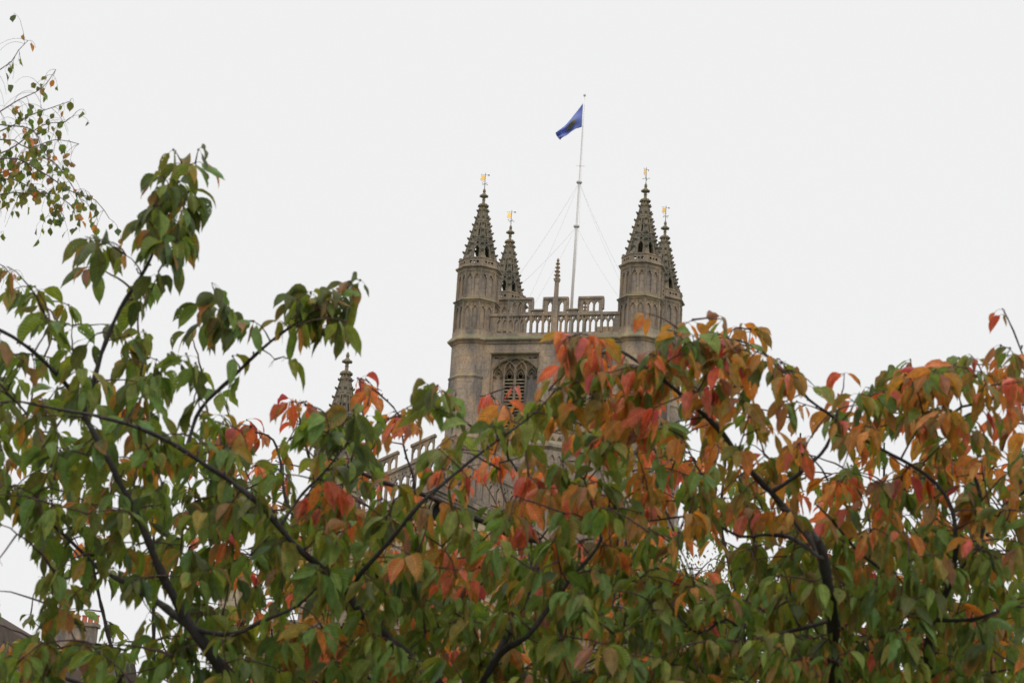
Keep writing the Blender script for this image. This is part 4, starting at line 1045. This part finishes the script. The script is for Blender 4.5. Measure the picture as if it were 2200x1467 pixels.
cl += spray([(1205, 738, 5, 'r'), (1222, 722, 6, 'r'), (1248, 716, 6, 'r'), (1276, 726, 5, 'o'), (1296, 742, 5, 'r'), (1230, 760, 6, 'b'), (1262, 770, 6, 'm'), (1288, 762, 6, 'r'), (1240, 820, 5, 'd'), (1310, 800, 5, 'm'),
             (1340, 770, 5, 'b'), (1370, 790, 5, 'o'), (1400, 760, 5, 'b'), (1435, 728, 4, 'd'), (1460, 722, 4, 'b'), (1490, 720, 5, 'b'), (1515, 722, 4, 'b'), (1545, 718, 5, 'b'), (1572, 730, 5, 'b'), (1600, 736, 4, 'b'), (1640, 756, 4, 'o'),
             (1470, 760, 5, 'o'), (1500, 750, 5, 'r'), (1530, 780, 5, 'm'), (1560, 770, 5, 'o'), (1600, 790, 5, 'o'), (1430, 780, 5, 'd'), (1450, 800, 5, 'o'), (1660, 775, 3, 'b'), (1690, 805, 4, 'o'), (1730, 830, 2, 'b'),
             (1255, 850, 5, 'g'), (1300, 860, 5, 'o'), (1340, 850, 5, 'o'), (1380, 840, 5, 'g'), (1750, 830, 1, 'd')], 7.9, rb, .114)
cl += spray([(2152, 664, 2, 'r'), (2156, 676, 1, 'p')], 8.2, rb, .085)
cl += spray([(2150, 742, 1, 'r'), (2170, 748, 3, 'b'), (2160, 765, 3, 'r'), (2178, 762, 4, 'o'), (2190, 790, 4, 'r'), (2085, 762, 4, 'b'), (2060, 770, 5, 'd'), (2035, 785, 5, 'b'), (2010, 795, 5, 'b'), (1975, 790, 5, 'r'),
             (1945, 805, 5, 'b'), (1920, 812, 5, 'd'), (1880, 830, 4, 'd'), (1845, 845, 3, 'm'), (2110, 800, 4, 'b'), (1990, 810, 5, 'o'), (1850, 870, 4, 'o'), (1890, 870, 5, 'o'), (1940, 850, 5, 'g')], 8.1, rb, .105)
cl += spray([(1480, 735, 5, 'b'), (1505, 740, 5, 'o'), (1530, 735, 5, 'b'), (1555, 745, 5, 'r'), (1580, 750, 5, 'o'), (1450, 745, 5, 'r'), (1420, 750, 5, 'b'), (1620, 770, 5, 'b'), (1955, 810, 5, 'o'), (1985, 800, 5, 'b'), (2015, 800, 5, 'o'),
             (2045, 790, 5, 'd'), (2070, 790, 5, 'b'), (1900, 840, 5, 'b'), (1870, 850, 5, 'g'), (2120, 830, 5, 'o'), (2160, 820, 5, 'r'), (2190, 820, 5, 'r'), (1350, 900, 6, 'o'), (1400, 880, 6, 'r'), (1320, 880, 6, 'o'), (1280, 800, 5, 'r'), (1380, 920, 6, 'o'), (1300, 940, 6, 'r')], 7.95, rb, .112)
TB.grow(cl); TB.finish(in_gap)

# --- red cherry further back, between the two
rc = random.Random(44)
base = at(980, 1467, 11.2); base.z = 0
TC = Tree('cherry_tree', tuple(base), 'cherry tree with scarlet sprays showing behind the green one, in the middle', 303)
fork = at(960, 1650, 11.2)
TC.limb([(base, .12), (Vector((base.x, 11.2, .9)), .1), (fork, .08)], 'trunk')
TC.limb([(fork, .05), (850, 1480, 11.0, 12), (760, 1330, 10.9, 10), (690, 1180, 10.8, 8), (680, 1050, 10.8, 6), (650, 930, 10.7, 4), (640, 870, 10.7, 3)])
TC.limb([(690, 1180, 10.8, 7), (620, 1090, 10.8, 6), (600, 980, 10.8, 4.5), (575, 935, 10.8, 3.5), (500, 925, 10.8, 2.5)])
TC.limb([(fork, .05), (930, 1450, 11.0, 10), (880, 1290, 10.9, 8), (880, 1150, 10.9, 7), (890, 1040, 10.8, 5), (870, 970, 10.8, 3.5), (855, 890, 10.8, 2.6), (820, 850, 10.8, 2), (785, 812, 10.8, 1.6)])
TC.limb([(fork, .05), (1050, 1450, 11.0, 10), (1130, 1300, 11, 8), (1140, 1150, 11, 7), (1130, 1050, 11, 5), (1080, 960, 11, 4), (1045, 880, 11, 3)])
TC.limb([(fork, .05), (1200, 1480, 11.2, 10), (1300, 1330, 11.2, 8), (1350, 1150, 11.2, 7), (1420, 1000, 11.2, 5), (1400, 900, 11.2, 4)])
TC.limb([(880, 1290, 10.9, 7), (760, 1380, 10.8, 5), (660, 1390, 10.8, 4), (560, 1380, 10.8, 3)])
def kc(x, y, r):
    q = r.random()
    return 'r' if q < .50 else 'o' if q < .72 else 'g' if q < .9 else 'm'
cl = fill(TC, 420, 1500, 10.2, 12.4, 4.6, .105, ytop=1000, kinds=kc, r=rc) + fill(TC, 560, 1500, 10.4, 12.6, 8, .105, ytop=1160, kinds=lambda x, y, r: r.choice('gggmdgo'), r=rc)
cl += spray([(625, 858, 3, 'r'), (640, 868, 4, 'r'), (658, 862, 2, 'r'), (530, 902, 3, 'r'), (502, 928, 4, 'r'), (548, 916, 4, 'r'), (478, 935, 4, 'r'), (560, 940, 4, 'r'), (768, 812, 3, 'r'), (798, 838, 5, 'r'), (812, 836, 5, 'r'),
             (846, 884, 4, 'r'), (868, 900, 3, 'o'), (884, 912, 3, 'r'), (795, 952, 4, 'r'), (640, 905, 4, 'r'), (610, 960, 4, 'o'), (1034, 850, 5, 'r'), (1048, 848, 5, 'r'), (1062, 856, 4, 'r'), (1108, 826, 4, 'p'), (948, 838, 4, 'r'),
             (1080, 1000, 5, 'r'), (1150, 1010, 6, 'o'), (1130, 1050, 6, 'r'), (1010, 1000, 5, 'r'), (1350, 900, 6, 'r'), (1390, 860, 6, 'r'), (1330, 950, 6, 'o'), (1280, 920, 6, 'o'), (640, 1350, 6, 'r'), (700, 1360, 6, 'r'), (720, 1390, 6, 'r'),
             (200, 1080, 5, 'r'), (690, 1030, 5, 'r'), (720, 1050, 5, 'r'), (660, 1070, 5, 'r'), (770, 1090, 5, 'o'), (740, 1100, 5, 'o'), (450, 1150, 5, 'r'), (960, 1240, 6, 'r'), (990, 1260, 6, 'r'), (480, 1180, 5, 'o')], 10.8, rc, .115)
TC.grow(cl); TC.finish(in_gap)

# --- olive cherry at the back right
rd = random.Random(55)
base = at(1640, 1467, 12.6); base.z = 0
TD_ = Tree('cherry_tree', tuple(base), 'olive and orange cherry tree standing behind the right hand one', 404)
fork = at(1640, 1640, 12.6)
TD_.limb([(base, .13), (Vector((base.x, 12.6, 1.0)), .11), (fork, .085)], 'trunk')
for tgt in ((1400, 1080), (1560, 980), (1720, 930), (1900, 950), (2080, 980), (2180, 1150)):
    TD_.limb([(fork, .05), (1640+(tgt[0]-1640)*.35, 1470, 12.5, 9), (1640+(tgt[0]-1640)*.7, 1280, 12.4, 7), (tgt[0]-10, (tgt[1]+1280)/2, 12.4, 5), (tgt[0], tgt[1], 12.3, 3)])
def kd(x, y, r):
    q = r.random()
    return 'o' if q < .3 else 'g' if q < .62 else 'm' if q < .85 else 'b' if q < .93 else 'r'
cl = fill(TD_, 1380, 2300, 11.6, 13.6, 7, .105, ytop=1000, kinds=kd, r=rd) + fill(TD_, 1320, 2300, 11.8, 13.8, 15, .105, ytop=1160, kinds=lambda x, y, r: r.choice('gggmdgo'), r=rd)
TD_.grow(cl); TD_.finish(in_gap)

# --- green cherry at the back left, low behind the first
re_ = random.Random(66)
base = at(330, 1467, 12.2); base.z = 0
TE = Tree('cherry_tree', tuple(base), 'green cherry tree standing behind the limbs at the lower left', 505)
fork = at(330, 1660, 12.2)
TE.limb([(base, .12), (Vector((base.x, 12.2, 1.0)), .1), (fork, .08)], 'trunk')
for tgt in ((60, 1420), (180, 1120), (330, 1080), (480, 1080), (600, 1150)):
    TE.limb([(fork, .045), (330+(tgt[0]-330)*.4, 1500, 12.1, 9), (330+(tgt[0]-330)*.75, (tgt[1]+1480)/2, 12.1, 6), (tgt[0], tgt[1], 12.0, 3)])
cl = fill(TE, -80, 760, 11.4, 13.0, 4.5, .12, ytop=1050, kinds=lambda x, y, r: r.choice('ggdmgo'), r=re_) + fill(TE, -80, 420, 11.4, 13.0, 6, .115, ytop=1440, kinds=lambda x, y, r: r.choice('ggdmg'), r=re_)
TE.grow(cl); TE.finish(in_gap)

# ------------------------------------------------------------------ birch at the left edge
def birch():
    r = random.Random(77); Y = 13.0
    base = at(-420, 1467, Y); base.z = 0
    e = empty('birch_tree', tuple(base)); tag(e, 'birch tree with fine drooping twigs and small yellowing leaves', 'tree')
    m = MB(); top = at(-330, -250, Y)
    m.tube([Vector((0, 0, 0)), Vector((.05, 0, 2.2)), Vector((.12, .05, 4.5)), (top-base)], [.13, .10, .07, .03], 10)
    m.build('trunk', simple('birch_bark', (.55, .52, .48), .7, 0, .35, 6), e)
    lv = Leaves(9); tw = MB(); br = MB()
    mains = [[(-400, 560), (-200, 430), (0, 372), (60, 346), (110, 344), (150, 392), (180, 440)],
             [(-400, 620), (-200, 470), (0, 418), (60, 416), (120, 418), (160, 450)],
             [(-400, 430), (-180, 330), (0, 282), (60, 250), (110, 232), (150, 218)],
             [(-400, 330), (-180, 220), (0, 150), (40, 108), (60, 88)],
             [(-400, 480), (-200, 360), (0, 300), (60, 318), (120, 300), (170, 310)],
             [(-400, 700), (-200, 560), (-20, 560), (30, 600)],
             [(-380, 300), (-150, 250), (0, 268), (70, 280), (95, 330), (130, 365)],
             [(-380, 520), (-150, 400), (10, 340), (90, 370), (150, 410), (205, 430), (235, 470)],
             [(-380, 450), (-150, 330), (0, 240), (40, 215), (90, 190), (120, 150)],
             [(-380, 420), (-150, 340), (0, 330), (90, 270), (140, 262), (165, 240)], [(-380, 560), (-150, 430), (0, 385), (60, 400), (110, 430), (140, 470)]]
    for k, L in enumerate(mains):
        yy = Y+r.uniform(-.6, .6)
        pts = resample([(at(x, y, yy+.05*i), 0) for i, (x, y) in enumerate(L)], .05); P = [p for p, _ in pts]; n = len(P)
        br.tube([p-base for p in P], [.009*(1-i/n)+.0018 for i in range(n)], 6)
        for i in range(int(n*.30), n, 1):
            for _rep in range(2 if r.random() < .75 else 1):
                a = P[i]; d = Vector((r.uniform(-.6, .6), r.uniform(-.8, .8), r.uniform(-.3, .6))).normalized(); ln = r.uniform(.08, .30)
                q = [a]; v = d.copy()
                for s in range(6):
                    v = (v+Vector((0, 0, -.32))+Vector((r.uniform(-1, 1), r.uniform(-1, 1), r.uniform(-1, 1)))*.12).normalized(); q.append(q[-1]+v*ln/6)
                tw.tube([p-base for p in q], [.0016-.00013*s for s in range(7)], 3)
                x, y = proj(np.array([tuple(q[-1])]))
                for s in range(1, 7):
                    if r.random() < (.34 if y[0] > 330 else .24):
                        dv = Vector((r.uniform(-1, 1), r.uniform(-1, 1), -1.2)).normalized(); pe = q[s]+dv*.018
                        tw.tube([q[s]-base, pe-base], .0008, 3)
                        lv.add(tuple(pe-base), tuple(dv), r.uniform(.042, .07), r.uniform(.7, .88), r.choice(['g', 'd', 'y', 'g', 'd', 'd', 'y', 'g']) if r.random() < .9 else 'o', r.uniform(.1, .6))
    br.build('branches', M_birchbark, e); tw.build('twigs', M_birchbark, e)
    lv.build('crown', M_birch, e, None, 7, 5)
birch()

# ------------------------------------------------------------------ tall tree far beyond the cherries
def far_tree():
    r = random.Random(88); Y = 62
    base = at(1530, 1467, Y); base.z = 0
    e = empty('tree', tuple(base)); tag(e, 'small leaved tree beyond the cherries at lower right, glimpsed through a gap', 'tree')
    topz = at(1530, 1185, Y).z
    m = MB(); m.tube([(0, 0, 0), (.1, 0, 4), (.0, .1, topz-2.5), (.1, 0, topz-.6)], [.35, .28, .12, .03], 9)
    lv = Leaves(3)
    for i in range(70):
        a = r.uniform(0, 6.28); h = r.uniform(.25, 1)**.7; z = 4.5+(topz-5.2)*h; R = 3.4*math.sin(math.pi*min(.97, .15+.8*(1-h)))*r.uniform(.55, 1)
        c = Vector((R*math.cos(a), R*math.sin(a), z+r.uniform(-.4, .6)))
        m.tube([(0.03, 0, z*.72), (c.x*.5, c.y*.5, z*.9), tuple(c)], [.05, .03, .01], 5)
        for _ in range(75):
            p = c+Vector((r.gauss(0, .42), r.gauss(0, .42), r.gauss(0, .36)))
            lv.add(tuple(p), (r.uniform(-1, 1), r.uniform(-1, 1), -.6), r.uniform(.09, .15), .6, 'd' if r.random() < .7 else 'g', .5)
    m.build('trunk', M_bark, e); lv.build('crown', M_birch, e, None, 4, 3)
far_tree()
